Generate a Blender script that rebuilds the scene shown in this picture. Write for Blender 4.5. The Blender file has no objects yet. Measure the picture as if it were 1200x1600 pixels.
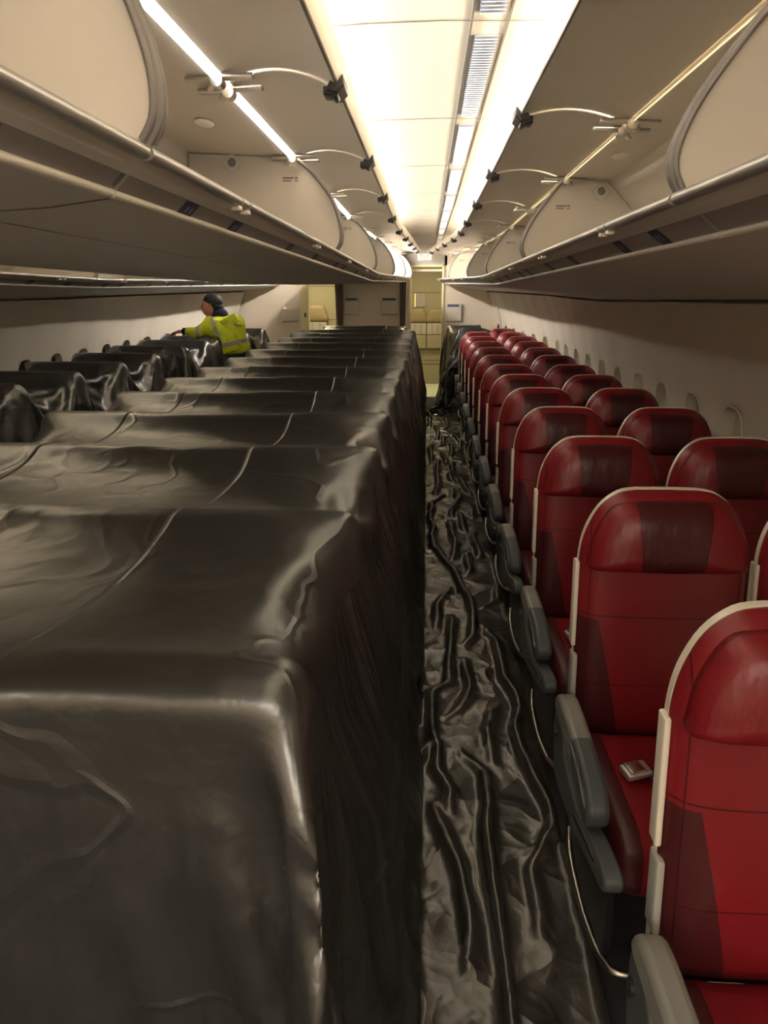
import bpy, bmesh, math, random
import numpy as np
from mathutils import Vector, Matrix

random.seed(7); np.random.seed(7)
S = bpy.context.scene
STEPS_A, STEPS_B, STEPS_C = 60, 60, 45      # cloth settling steps
C = S.collection
PI = math.pi
R = math.radians

# ------------------------------------------------------------------ camera
cam_d = bpy.data.cameras.new('camera'); cam = bpy.data.objects.new('camera', cam_d); C.objects.link(cam)
cam_d.sensor_fit = 'VERTICAL'; cam_d.sensor_height = 24.0
cam_d.lens = 24.0 * 1130.0 / 1600.0
cam_d.clip_start = 0.02
cam.location = (0, 0, 1.674)
cam.rotation_euler = (R(90 - 16.37), 0, R(3.30))
S.camera = cam

# ------------------------------------------------------------------ world, exposure
w = bpy.data.worlds.new('world'); S.world = w; w.use_nodes = True
w.node_tree.nodes['Background'].inputs[0].default_value = (0.9, 0.8, 0.65, 1)
w.node_tree.nodes['Background'].inputs[1].default_value = 0.02
S.view_settings.view_transform = 'Standard'
S.view_settings.look = 'None'
S.view_settings.gamma = 1
S.view_settings.use_curve_mapping = False
S.view_settings.exposure = 1.38

# ------------------------------------------------------------------ lamps: LED runs in the ceiling coves, galley lamps, an added front fill
def area(name, loc, rot, sx, sy, power, col):
    d = bpy.data.lights.new(name, 'AREA'); d.shape = 'RECTANGLE'; d.size = sx; d.size_y = sy
    d.energy = power; d.color = col
    o = bpy.data.objects.new(name, d); C.objects.link(o); o.location = loc; o.rotation_euler = rot
    o['label'] = name.replace('_', ' '); o['category'] = 'lamp'
    return o
WARM = (1.0, 0.87, 0.66); WHITE = (1.0, 0.95, 0.87)
COVE_Y0, COVE_Y1 = -1.2, 11.4
cy = (COVE_Y0 + COVE_Y1) / 2; cl = COVE_Y1 - COVE_Y0
tilt = math.atan(0.022 * 0.6)
area('cove_lamp_run_of_middle_bins_right_aisle', (-.60, cy, 2.283), (R(180), R(66), 0), .05, cl, 145, WHITE)
area('cove_lamp_run_of_right_wall_bins', (.67, cy, 2.262), (R(180), R(-66), 0), .05, cl, 128, WARM)
area('cove_lamp_run_of_middle_bins_left_aisle', (-1.50, cy, 2.283), (R(180), R(-66), 0), .05, cl, 145, WHITE)
area('cove_lamp_run_of_left_wall_bins', (-2.77, cy, 2.262), (R(180), R(66), 0), .05, cl, 128, WARM)
area('added_front_fill_lamp', (-.9, -1.7, 2.33), (R(25), 0, 0), 4.2, 1.0, 75, (1.0, .88, .72))  # fill light added behind the camera to brighten the near seats and plastic
area('galley_lamp_right', (0, 12.45, 2.36), (0, 0, 0), .6, .5, 9, (1.0, .87, .52))
area('galley_lamp_left', (-2.0, 12.9, 2.15), (0, 0, 0), .8, .5, 8, (1.0, .87, .52))

# ------------------------------------------------------------------ helpers
def zoff(y): return 0.022 * max(0.0, y - 5.9)
def warp_floor(p): return (p[0], p[1], p[2] + zoff(p[1]))
def warp_mid(p):      # middle bins, aisle faces drift outwards towards the tail
    x, y, z = p; d = .02 * max(0, y - 5.9)
    return (x + (d if x > -1.05 else -d), y, z + zoff(y))
def warp_side(p):     # wall side bins close in on the aisle towards the tail
    x, y, z = p; d = .065 * max(0, y - 7.4)
    return (x - d if x > -1.05 else x + d, y, z + zoff(y))
def warp_wall(p):
    x, y, z = p; d = .115 * max(0, y - 8.6)
    return (x - d if x > -1.05 else x + d, y, z + zoff(y))
IDW = lambda p: tuple(p)

def obj(name, vf, m, parent=None, loc=None, smooth=False, kind=None, auto=None):
    """vf = (verts, faces) in world space; links ONE mesh object."""
    vs, fs = vf
    if loc is None: loc = tuple(parent['_w']) if parent is not None and '_w' in parent else (0, 0, 0)
    me = bpy.data.meshes.new(name)
    me.from_pydata([(v[0]-loc[0], v[1]-loc[1], v[2]-loc[2]) for v in vs], [], [tuple(f) for f in fs])
    bm = bmesh.new(); bm.from_mesh(me); bmesh.ops.recalc_face_normals(bm, faces=bm.faces); bm.to_mesh(me); bm.free()
    o = bpy.data.objects.new(name, me); C.objects.link(o)
    for mm in (m if isinstance(m, (list, tuple)) else [m]): me.materials.append(mm)
    if smooth: me.shade_smooth()
    if auto is not None:
        me.shade_smooth()
        me.set_sharp_from_angle(angle=R(auto))
    if parent is not None:
        o.parent = parent
        pw = parent['_w']
        o.location = (loc[0]-pw[0], loc[1]-pw[1], loc[2]-pw[2])
    else: o.location = loc
    o['_w'] = loc
    if kind: o['kind'] = kind
    return o
def thing(name, loc, label, cat, group=None):
    o = bpy.data.objects.new(name, None); C.objects.link(o); o.location = loc; o['_w'] = loc
    o.empty_display_size = .1
    return tag(o, label, cat, group)
def tag(o, label, cat, group=None):
    o['label'] = label; o['category'] = cat
    if group: o['group'] = group
    return o
def bevel(o, wd=.004, seg=2, ang=35):
    m = o.modifiers.new('bevel', 'BEVEL'); m.width = wd; m.segments = seg; m.limit_method = 'ANGLE'; m.angle_limit = R(ang)
    o.data.shade_smooth(); o.data.set_sharp_from_angle(angle=R(50)); return o
def solid(o, t, off=-1):
    m = o.modifiers.new('solid', 'SOLIDIFY'); m.thickness = t; m.offset = off; return o
def subd(o, n=1):
    m = o.modifiers.new('subd', 'SUBSURF'); m.levels = n; m.render_levels = n; return o

def join(*vfs):
    vs, fs = [], []
    for v, f in vfs:
        n = len(vs); vs += list(v); fs += [tuple(i+n for i in q) for q in f]
    return vs, fs
def wv(vf, fn): return [fn(v) for v in vf[0]], vf[1]
def box(x0, x1, y0, y1, z0, z1):
    v = [(x, y, z) for x in (x0, x1) for y in (y0, y1) for z in (z0, z1)]
    return v, [(0,1,3,2), (4,6,7,5), (0,4,5,1), (2,3,7,6), (0,2,6,4), (1,5,7,3)]
def sheet(prof, ys):
    """open strip: profile [(x,z)] swept along ys"""
    n = len(prof); v = [(x, y, z) for y in ys for x, z in prof]
    f = [(j*n+i, j*n+i+1, (j+1)*n+i+1, (j+1)*n+i) for j in range(len(ys)-1) for i in range(n-1)]
    return v, f
def prism(prof, ys):
    """closed profile [(x,z)] swept along ys with caps"""
    n = len(prof); v = [(x, y, z) for y in ys for x, z in prof]
    f = [(j*n+i, j*n+(i+1) % n, (j+1)*n+(i+1) % n, (j+1)*n+i) for j in range(len(ys)-1) for i in range(n)]
    f += [tuple(range(n)), tuple((len(ys)-1)*n+i for i in range(n))]
    return v, f
def prism_x(prof, x0, x1):
    n = len(prof); v = [(x, y, z) for x in (x0, x1) for y, z in prof]
    f = [(i, (i+1) % n, n+(i+1) % n, n+i) for i in range(n)] + [tuple(range(n)), tuple(range(n, 2*n))]
    return v, f
def tube(pts, r, n=8, cap=True):
    pts = [Vector(p) for p in pts]; v, f = [], []
    rr = r if isinstance(r, (list, tuple)) else [r]*len(pts)
    up = None
    for i, p in enumerate(pts):
        t = (pts[min(i+1, len(pts)-1)] - pts[max(i-1, 0)]).normalized()
        if up is None: up = Vector((0, 0, 1)) if abs(t.z) < .9 else Vector((1, 0, 0))
        a = t.cross(up).normalized(); b = a.cross(t).normalized(); up = b
        for k in range(n):
            q = p + rr[i]*(a*math.cos(2*PI*k/n) + b*math.sin(2*PI*k/n)); v.append(tuple(q))
    for i in range(len(pts)-1):
        for k in range(n): f.append((i*n+k, i*n+(k+1) % n, (i+1)*n+(k+1) % n, (i+1)*n+k))
    if cap: f += [tuple(range(n)), tuple((len(pts)-1)*n+k for k in range(n))]
    return v, f
def rbox(c, h, r, n=6):
    """box with rounded edges, subdivided"""
    vs, fs, idx = [], [], {}
    h = Vector(h); c = Vector(c); r = min(r, *h)
    def add(p):
        k = tuple(round(q, 5) for q in p)
        if k not in idx:
            inner = Vector([max(-(h[i]-r), min(h[i]-r, p[i])) for i in range(3)])
            d = Vector(p) - inner
            q = inner + (d.normalized()*r if d.length > 1e-9 else d)
            idx[k] = len(vs); vs.append(tuple(c+q))
        return idx[k]
    def coords(H):
        a = [-H, -H+r*.35, -H+r]; b = [H-r, H-r*.35, H]
        m = [(-H+r) + (2*H-2*r)*k/n for k in range(1, n)] if H-r > 1e-4 else []
        out = []
        for t in a+m+b:
            if not out or t - out[-1] > 1e-5: out.append(t)
        return out
    g = [coords(h[i]) for i in range(3)]
    for ax in range(3):
        u, w_ = (ax+1) % 3, (ax+2) % 3
        for s in (-1, 1):
            for i in range(len(g[u])-1):
                for j in range(len(g[w_])-1):
                    q = []
                    for a, b in ((0,0), (1,0), (1,1), (0,1)):
                        p = [0, 0, 0]; p[ax] = s*h[ax]; p[u] = g[u][i+a]; p[w_] = g[w_][j+b]; q.append(add(p))
                    if s < 0: q.reverse()
                    fs.append(tuple(q))
    return vs, fs
def smooth_poly(pts, n=6, closed=True):
    """Catmull-Rom through 2D/3D points"""
    P = [np.array(p, float) for p in pts]; out = []; N = len(P)
    rng = range(N) if closed else range(N-1)
    for i in rng:
        g = (lambda k: P[k % N]) if closed else (lambda k: P[max(0, min(N-1, k))])
        a, b, c, d = g(i-1), g(i), g(i+1), g(i+2)
        for k in range(n):
            t = k/n
            out.append(tuple(.5*((2*b)+(-a+c)*t+(2*a-5*b+4*c-d)*t*t+(-a+3*b-3*c+d)*t**3)))
    if not closed: out.append(tuple(P[-1]))
    return out
def rrect(x0, x1, z0, z1, r, n=6, rb=None):
    rb = r if rb is None else rb
    out = []
    for cx, cz, a0, q in ((x1-r, z1-r, 0, r), (x0+r, z1-r, 90, r), (x0+rb, z0+rb, 180, rb), (x1-rb, z0+rb, 270, rb)):
        for k in range(n+1):
            a = R(a0+90*k/n); out.append((cx+q*math.cos(a), cz+q*math.sin(a)))
    return out
def pillow(out2, yf, yb, df, db, rings=7, pf=2.6, pb=4):
    """outline (x,z); front face bulges to yf-df, back to yb+db"""
    cx = sum(p[0] for p in out2)/len(out2); cz = sum(p[1] for p in out2)/len(out2); n = len(out2)
    v, f = [], []
    layers = []
    for k in range(rings, 0, -1):
        s = k/rings; layers.append((s, yf - df*(1 - s**pf)**.6))
    layers = layers[::-1]                      # small s first (front centre)
    v.append((cx, yf-df, cz))
    for s, y in layers: v += [(cx+(x-cx)*s, y, cz+(z-cz)*s) for x, z in out2]
    back = [(k/rings, yb + db*(1-(k/rings)**pb)) for k in range(rings, 0, -1)]
    for s, y in back: v += [(cx+(x-cx)*s, y, cz+(z-cz)*s) for x, z in out2]
    v.append((cx, yb+db, cz)); L = len(layers)+len(back)
    for i in range(n): f.append((0, 1+i, 1+(i+1) % n))
    for j in range(L-1):
        a, b = 1+j*n, 1+(j+1)*n
        for i in range(n): f.append((a+i, b+i, b+(i+1) % n, a+(i+1) % n))
    e = len(v)-1; a = 1+(L-1)*n
    for i in range(n): f.append((e, a+(i+1) % n, a+i))
    return v, f
def lin(a, b, n): return [a+(b-a)*i/(n-1) for i in range(n)]

# ------------------------------------------------------------------ materials
def mat(name, col, rough=.5, metal=0, emit=None, estr=0, bump=0, bscale=50, spec=.5, alpha=None, bdist=.01):
    m = bpy.data.materials.new(name); m.use_nodes = True; nt = m.node_tree; b = nt.nodes['Principled BSDF']
    b.inputs['Base Color'].default_value = (*col, 1); b.inputs['Roughness'].default_value = rough
    b.inputs['Metallic'].default_value = metal; b.inputs['Specular IOR Level'].default_value = spec
    if emit: b.inputs['Emission Color'].default_value = (*emit, 1); b.inputs['Emission Strength'].default_value = estr
    if bump:
        t = nt.nodes.new('ShaderNodeTexNoise'); t.inputs['Scale'].default_value = bscale; t.inputs['Detail'].default_value = 4
        g = nt.nodes.new('ShaderNodeNewGeometry'); nt.links.new(g.outputs['Position'], t.inputs['Vector'])
        p = nt.nodes.new('ShaderNodeBump'); p.inputs['Strength'].default_value = bump; p.inputs['Distance'].default_value = bdist
        nt.links.new(t.outputs[0], p.inputs['Height']); nt.links.new(p.outputs[0], b.inputs['Normal'])
    return m
def srgb(r, g, b): return tuple(((c/255+.055)/1.055)**2.4 if c > 10 else c/255/12.92 for c in (r, g, b))
M = {}
M['bin'] = mat('bin_plastic', (.66, .60, .52), .38, bump=.04, bscale=300, bdist=.002)
M['binunder'] = mat('bin_underside_plastic', (.66, .62, .57), .42)
M['panel'] = mat('service_panel_grey', (.30, .27, .25), .35)
M['ceiling'] = mat('ceiling_laminate', (.52, .485, .42), .45)
M['seam'] = mat('dark_seam', (.10, .085, .07), .6)
M['wall'] = mat('sidewall_laminate', (.72, .64, .53), .42, bump=.03, bscale=200, bdist=.002)
M['bulk'] = mat('bulkhead_laminate', (.80, .69, .55), .5)
M['seal'] = mat('grey_rubber_seal', (.22, .20, .19), .5)
M['metal'] = mat('brushed_metal', (.62, .60, .57), .28, 1, bump=.05, bscale=600, bdist=.001)
M['rail'] = mat('rail_metal', (.50, .48, .47), .32, .55)
M['chrome'] = mat('chrome', (.80, .78, .76), .18, 1)
M['dark'] = mat('dark_plastic', (.02, .02, .02), .35)
M['cream'] = mat('cream_plastic', (.80, .74, .62), .35)
M['strip'] = mat('ivory_strip', (.85, .80, .70), .35)
M['led'] = mat('white_led_strip', (1, 1, 1), .4, emit=(1, .97, .92), estr=1.6)
M['ledwarm'] = mat('warm_led_strip', (1, .9, .6), .4, emit=(1, .80, .45), estr=.5)
M['carpet'] = mat('dark_carpet', (.03, .031, .035), .95, bump=.5, bscale=800, bdist=.003)
M['armgrey'] = mat('armrest_grey', (.070, .078, .078), .45)
M['armcap'] = mat('armrest_cap_grey', (.20, .20, .18), .5)
M['greytrim'] = mat('grey_beige_trim', (.38, .37, .34), .4)
M['blue'] = mat('blue_label', (.035, .045, .09), .5)
M['pale'] = mat('pale_print', (.25, .27, .33), .5)
M['curtain'] = mat('mauve_curtain', (.24, .17, .15), .9, bump=.3, bscale=300)
M['yellowframe'] = mat('doorway_frame', (.88, .80, .48), .4)
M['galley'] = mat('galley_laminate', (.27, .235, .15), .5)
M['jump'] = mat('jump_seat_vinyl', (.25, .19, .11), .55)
M['galleyfloor'] = mat('galley_floor', (.62, .64, .50), .5)
M['glass'] = mat('dark_window', (.01, .012, .016), .08)
M['shade'] = mat('window_shade', (.62, .56, .47), .5)
M['black'] = mat('black_slot', (.004, .004, .004), .8)
M['redtext'] = mat('red_print', (.60, .02, .03), .5)
M['signface'] = mat('lit_sign_face', (.50, .45, .40), .4, emit=(1, .80, .66), estr=.10)
M['brownink'] = mat('brown_print', (.14, .09, .05), .6)
M['skin'] = mat('skin', (.45, .20, .13), .5)
M['hair'] = mat('dark_hair', (.008, .008, .009), .6)
M['navy'] = mat('navy_fabric', (.008, .012, .035), .85)
M['belt'] = mat('seat_belt_webbing', (.045, .035, .035), .8)
M['floorplate'] = mat('cabin_floor', (.035, .035, .036), .9)
M['paper'] = mat('leaflet', (.10, .13, .22), .5)

class NB:   # tiny node builder for object-space masks
    def __init__(s, m): s.nt = m.node_tree; s.b = s.nt.nodes['Principled BSDF']
    def n(s, t, **k):
        x = s.nt.nodes.new(t)
        for a, b in k.items(): setattr(x, a, b)
        return x
    def math(s, op, a, b=0.0, c=None):
        x = s.n('ShaderNodeMath', operation=op)
        for i, v in enumerate((a, b) if c is None else (a, b, c)):
            if isinstance(v, (int, float)): x.inputs[i].default_value = v
            else: s.nt.links.new(v, x.inputs[i])
        return x.outputs[0]
    def mix(s, f, a, b):
        x = s.n('ShaderNodeMix', data_type='RGBA')
        for i, v in ((0, f), (6, a), (7, b)):
            if isinstance(v, tuple): x.inputs[i].default_value = (*v, 1)
            elif isinstance(v, (int, float)): x.inputs[i].default_value = v
            else: s.nt.links.new(v, x.inputs[i])
        return x.outputs[2]
    def obj(s):
        t = s.n('ShaderNodeTexCoord'); q = s.n('ShaderNodeSeparateXYZ'); s.nt.links.new(t.outputs['Object'], q.inputs[0])
        return t.outputs['Object'], q.outputs[0], q.outputs[1], q.outputs[2]
    def noise(s, vec, scale, detail=3, sc=(1, 1, 1), rough=.5):
        mp = s.n('ShaderNodeMapping'); mp.inputs['Scale'].default_value = sc; s.nt.links.new(vec, mp.inputs[0])
        t = s.n('ShaderNodeTexNoise'); t.inputs['Scale'].default_value = scale; t.inputs['Detail'].default_value = detail
        t.inputs['Roughness'].default_value = rough; s.nt.links.new(mp.outputs[0], t.inputs['Vector']); return t.outputs[0]
    def bump(s, h, st, dist, normal=None):
        p = s.n('ShaderNodeBump'); p.inputs['Strength'].default_value = st; p.inputs['Distance'].default_value = dist
        s.nt.links.new(h, p.inputs['Height'])
        if normal is not None: s.nt.links.new(normal, p.inputs['Normal'])
        return p.outputs[0]
    def to(s, o, i): s.nt.links.new(o, s.b.inputs[i])
    def line(s, v, at, wd):      # 1 inside |v-at|<wd
        return s.math('LESS_THAN', s.math('ABSOLUTE', s.math('SUBTRACT', v, at)), wd)

RED = (.225, .010, .016); MAROON = (.050, .010, .012)
def leather(name, kind):
    m = mat(name, RED, .36); b = NB(m); co, x, y, z = b.obj()
    ax = b.math('ABSOLUTE', x)
    if kind == 'head':     # trapezoid centre panel in darker leather, stitched
        edge = b.math('ADD', .088, b.math('MULTIPLY', z, .10))
        msk = b.math('LESS_THAN', ax, edge)
        seam = b.line(b.math('SUBTRACT', ax, edge), 0.0, .0016)
    elif kind == 'back':   # darker lower bolsters and cross seams
        edge = b.math('ADD', .155, b.math('MULTIPLY', b.math('ADD', z, .10), .22))
        msk = b.math('MULTIPLY', b.math('GREATER_THAN', ax, edge), b.math('LESS_THAN', z, 0.0))
        s1 = b.line(z, .012, .0018); s2 = b.line(z, -.19, .0012)
        s3 = b.line(ax, .205, .0014)
        seam = b.math('MAXIMUM', b.math('MAXIMUM', s1, s2), s3)
    else:
        e = b.math('ADD', .15, b.math('MULTIPLY', y, -.05))
        msk = b.math('GREATER_THAN', ax, .16)
        seam = b.line(ax, .16, .0016)
        msk = b.math('MULTIPLY', msk, b.math('GREATER_THAN', y, -.33))
    col = b.mix(msk, RED, MAROON)
    nz = b.noise(co, 6, 3)
    col = b.mix(b.math('MULTIPLY', nz, .35), col, (.16, .006, .008))
    col = b.mix(b.math('MULTIPLY', seam, .8), col, (.03, .003, .004))
    b.to(col, 'Base Color')
    fine = b.noise(co, 900, 2)
    wr = b.noise(co, 9 if kind != 'head' else 22, 4, (1, 1, .35) if kind != 'seat' else (.6, 1, 1))
    n1 = b.bump(fine, .12, .0008); n2 = b.bump(wr, .55, .010 if kind != 'head' else .008, n1)
    n3 = b.bump(b.math('SUBTRACT', 1.0, seam), .6, .002, n2)
    b.to(n3, 'Normal')
    rg = b.noise(co, 12, 2); b.to(b.math('ADD', .30, b.math('MULTIPLY', rg, .16)), 'Roughness')
    return m
M['l_head'] = leather('headrest_leather', 'head'); M['l_back'] = leather('backrest_leather', 'back'); M['l_seat'] = leather('cushion_leather', 'seat')
M['l_plain'] = mat('red_leather', RED, .38, bump=.1, bscale=700, bdist=.001)

def plastic_sheet(name, creases=(), cross=(), col=(.024, .0235, .022), rough=.31, wr=1.0, facets=((2.2, .28, .05), (7, .16, .012))):
    m = mat(name, col, rough, spec=1.0); b = NB(m); b.b.inputs['IOR'].default_value = 1.62; co, x, y, z = b.obj()
    big = b.noise(co, 3.5, 3, (1, 1, 1)); mid = b.noise(co, 14, 3, (1, .7, 1), .55); fine = b.noise(co, 60, 2, (1, .5, 1))
    h = None
    n1 = b.bump(fine, .08*wr, .004); n2 = b.bump(mid, .22*wr, .012, n1); n3 = b.bump(big, .25*wr, .03, n2)
    # crisp crumple facets: distorted cell pattern
    dist = b.n('ShaderNodeTexNoise'); dist.inputs['Scale'].default_value = 3.0; b.nt.links.new(co, dist.inputs['Vector'])
    va = b.n('ShaderNodeVectorMath', operation='SCALE'); b.nt.links.new(dist.outputs['Color'], va.inputs[0]); va.inputs['Scale'].default_value = .35
    vb = b.n('ShaderNodeVectorMath', operation='ADD'); b.nt.links.new(co, vb.inputs[0]); b.nt.links.new(va.outputs[0], vb.inputs[1])
    for sc_, st_, ds_ in facets:
        vo = b.n('ShaderNodeTexVoronoi', feature='F1'); vo.inputs['Scale'].default_value = sc_
        b.nt.links.new(vb.outputs[0], vo.inputs['Vector']); n3 = b.bump(vo.outputs['Distance'], st_, ds_, n3)
    # hanging folds on the vertical flanks
    hf = b.noise(co, 4.5, 3, (1.2, 2.2, .28)); low = b.math('LESS_THAN', z, 1.02 if creases else -1.0)
    n3 = b.bump(b.math('MULTIPLY', hf, low), .75, .05, n3)
    # long crisp handling creases: thin ridges of a stretched noise
    for sc_, k_, seed_ in ((1.3, 55, 3.0), (2.6, 40, 11.0)):
        mp_ = b.n('ShaderNodeMapping'); mp_.inputs['Location'].default_value = (seed_, seed_*.7, 0); mp_.inputs['Rotation'].default_value = (0, 0, .5); mp_.inputs['Scale'].default_value = (1, .55, 1)
        b.nt.links.new(vb.outputs[0], mp_.inputs[0])
        tn_ = b.n('ShaderNodeTexNoise'); tn_.inputs['Scale'].default_value = sc_; tn_.inputs['Detail'].default_value = 1.0; b.nt.links.new(mp_.outputs[0], tn_.inputs['Vector'])
        rd_ = b.math('MAXIMUM', b.math('SUBTRACT', 1.0, b.math('MULTIPLY', b.math('ABSOLUTE', b.math('SUBTRACT', tn_.outputs[0], .5)), k_)), 0.0)
        n3 = b.bump(rd_, .30*wr, .005, n3)
    if creases:
        wob = b.math('MULTIPLY', b.math('SUBTRACT', b.noise(co, 2.0, 2), .5), .03)
        xx = b.math('ADD', x, wob)
        for c in creases:
            t = b.math('ABSOLUTE', b.math('SUBTRACT', xx, c))
            r = b.math('MAXIMUM', b.math('SUBTRACT', 1.0, b.math('DIVIDE', t, .007)), 0.0)
            top = b.math('GREATER_THAN', z, .98); r = b.math('MULTIPLY', r, top)
            h = r if h is None else b.math('MAXIMUM', h, r)
        n3 = b.bump(h, .8, .006, n3)
    b.to(n3, 'Normal')
    rr = b.noise(co, 5, 2); b.to(b.math('ADD', rough-.05, b.math('MULTIPLY', rr, .14)), 'Roughness')
    return m
M['sheet'] = plastic_sheet('black_polythene', creases=(-.62, -1.385))
M['sheet2'] = plastic_sheet('black_polythene_crumpled', wr=1.2, facets=((3.5, .45, .06), (10, .3, .02)))
M['sheet3'] = plastic_sheet('black_polythene_aisle', col=(.034, .031, .025), rough=.28, wr=.9, facets=((4.5, .5, .05), (13, .3, .014)))

# hi-vis material with reflective bands in local coordinates
def hivis(name, stripe):
    m = mat(name, (.62, .75, .02), .6); b = NB(m); co, x, y, z = b.obj()
    dirt = b.noise(co, 14, 4); d = b.math('MULTIPLY', b.math('GREATER_THAN', dirt, .56), .35)
    col = b.mix(d, (.66, .78, .02), (.28, .34, .03))
    if stripe == 'torso':
        trunk = b.math('GREATER_THAN', x, -.17)
        s = b.math('MULTIPLY', b.line(b.math('ADD', z, b.math('MULTIPLY', x, -.22)), .215, .022), trunk)
        v = b.math('MULTIPLY', b.line(b.math('ADD', x, b.math('MULTIPLY', z, .35)), .075, .020), b.math('MULTIPLY', trunk, b.math('GREATER_THAN', b.math('ADD', z, b.math('MULTIPLY', x, -.22)), .2)))
        arm_ = b.line(x, -.245, .022)
        s = b.math('MAXIMUM', b.math('MAXIMUM', s, v), arm_)
    else:
        s = b.line(x, -.26, .025)
        s = b.math('MAXIMUM', s, b.line(x, -.47, .02))
    b.to(b.mix(s, col, (.42, .40, .40)), 'Base Color'); return m
M['vest'] = hivis('hi_vis_vest', 'torso'); M['sleeve'] = hivis('hi_vis_sleeve', 'arm')

# ------------------------------------------------------------------ structure
YS = lin(-2.5, 12.0, 59)
def struct(name, vf, m, **k):
    o = obj(name, vf, m, **k); o['kind'] = 'structure'; return o
def gridplane(x0, x1, y0, y1, z, nx=2, ny=30):
    v = [(x, y, z) for y in lin(y0, y1, ny) for x in lin(x0, x1, nx)]
    f = [(j*nx+i, j*nx+i+1, (j+1)*nx+i+1, (j+1)*nx+i) for j in range(ny-1) for i in range(nx-1)]
    return v, f
struct('floor', wv(prism([(-3.9, -.03), (1.9, -.03), (1.9, 0), (-3.9, 0)], YS), warp_floor), M['carpet'])
struct('floor_galley', wv(box(-3.6, 1.7, 12.0, 13.75, -.03, .001), warp_floor), M['galleyfloor'])

# ceilings of the two aisles
def ceiling(name, xc, vent_x0, vent_x1, labelside):
    prof = [(xc-.76, 2.325), (xc-.62, 2.338), (xc-.45, 2.36), (xc-.2, 2.372), (vent_x0, 2.376), (vent_x1, 2.376), (xc+.3, 2.370), (xc+.45, 2.36), (xc+.62, 2.338), (xc+.76, 2.325)]
    prof = sorted(prof)
    prof2 = prof + [(x, z+.03) for x, z in prof[::-1]]
    struct(name, wv(prism(prof2, YS), warp_floor), M['ceiling'])
    # panel joints
    vf = join(*[prism([(xc-.55, 2.346), (xc+.55, 2.346), (xc+.55, 2.358), (xc+.3, 2.3695), (xc-.2, 2.3705), (xc-.55, 2.358)][::-1], [y, y+.006]) for y in []] or [box(0, .001, 0, .001, 3, 3.001)])
    js = []
    y = 2.18 - 1.067*4
    while y < 11.9:
        pr_ = [(xc-.58, 2.335), (xc-.45, 2.358), (xc-.2, 2.370), (xc, 2.3735), (xc+.3, 2.368), (xc+.45, 2.358), (xc+.58, 2.335)]
        js.append(sheet(pr_, [y-.004, y+.004])); y += 1.067
    struct('trim_%d' % (1 if labelside == 'R' else 2), wv(join(*js), warp_floor), M['seam'])
    # air vent strips between two dark rails
    rails = join(prism([(vent_x0-.006, 2.372), (vent_x0, 2.372), (vent_x0, 2.377), (vent_x0-.006, 2.377)], YS),
                 prism([(vent_x1, 2.372), (vent_x1+.006, 2.372), (vent_x1+.006, 2.377), (vent_x1, 2.377)], YS))
    struct('trim_%d' % (3 if labelside == 'R' else 4), wv(rails, warp_floor), M['seam'])
    y = 2.18 - 1.067*3; k = 0
    while y < 11.5:
        nm = ['nearest the camera', 'second from the camera', 'third from the camera', 'fourth from the camera', 'fifth from the camera', 'sixth from the camera',
              'seventh from the camera', 'eighth from the camera', 'ninth from the camera', 'tenth from the camera', 'eleventh', 'twelfth', 'last']
        y0, y1 = y+.12, y+1.02
        if y1 > 1.9 and y1 < 11.8 and (labelside == 'R'):
            t = thing('ceiling_vent', (( vent_x0+vent_x1)/2, (y0+y1)/2, 2.372+zoff((y0+y1)/2)), 'slatted white air vent in the aisle ceiling, ' + nm[min(k, 12)], 'air vent', 'ceiling air vents')
            k += 1
            obj('backing', wv(box(vent_x0+.012, vent_x1-.012, y0, y1, 2.3715, 2.3755), warp_floor), M['ventback'], t)
            ns = 36
            sl = []
            for q in range(ns):
                yy = y0 + (y1-y0)*(q+.5)/ns
                sl.append(([(vent_x0+.014, yy-.007, 2.365), (vent_x1-.014, yy-.007, 2.365), (vent_x1-.014, yy+.005, 2.3695), (vent_x0+.014, yy+.005, 2.3695),
                            (vent_x0+.014, yy-.007, 2.3665), (vent_x1-.014, yy-.007, 2.3665), (vent_x1-.014, yy+.005, 2.371), (vent_x0+.014, yy+.005, 2.371)],
                           [(0,1,2,3), (4,7,6,5), (0,4,5,1), (1,5,6,2), (2,6,7,3), (3,7,4,0)]))
            obj('grille', wv(join(*sl), warp_floor), M['vent'], t)
        y += 1.067
M['vent'] = mat('vent_slat_white', (.85, .85, .85), .4)
M['ventback'] = mat('vent_back_grey', (.16, .17, .21), .6)
ceiling('ceiling', 0.03, .107, .197, 'R')
ceiling('ceiling_left', -2.13, -2.30, -2.21, 'L')
struct('ceiling_crown', wv(prism([(-3.8, 2.42), (1.8, 2.42), (1.8, 2.45), (-3.8, 2.45)], YS), warp_floor), M['ceiling'])
struct('wall_front', box(-3.8, 1.8, -2.53, -2.5, 0, 2.45), M['bulk'])

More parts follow.
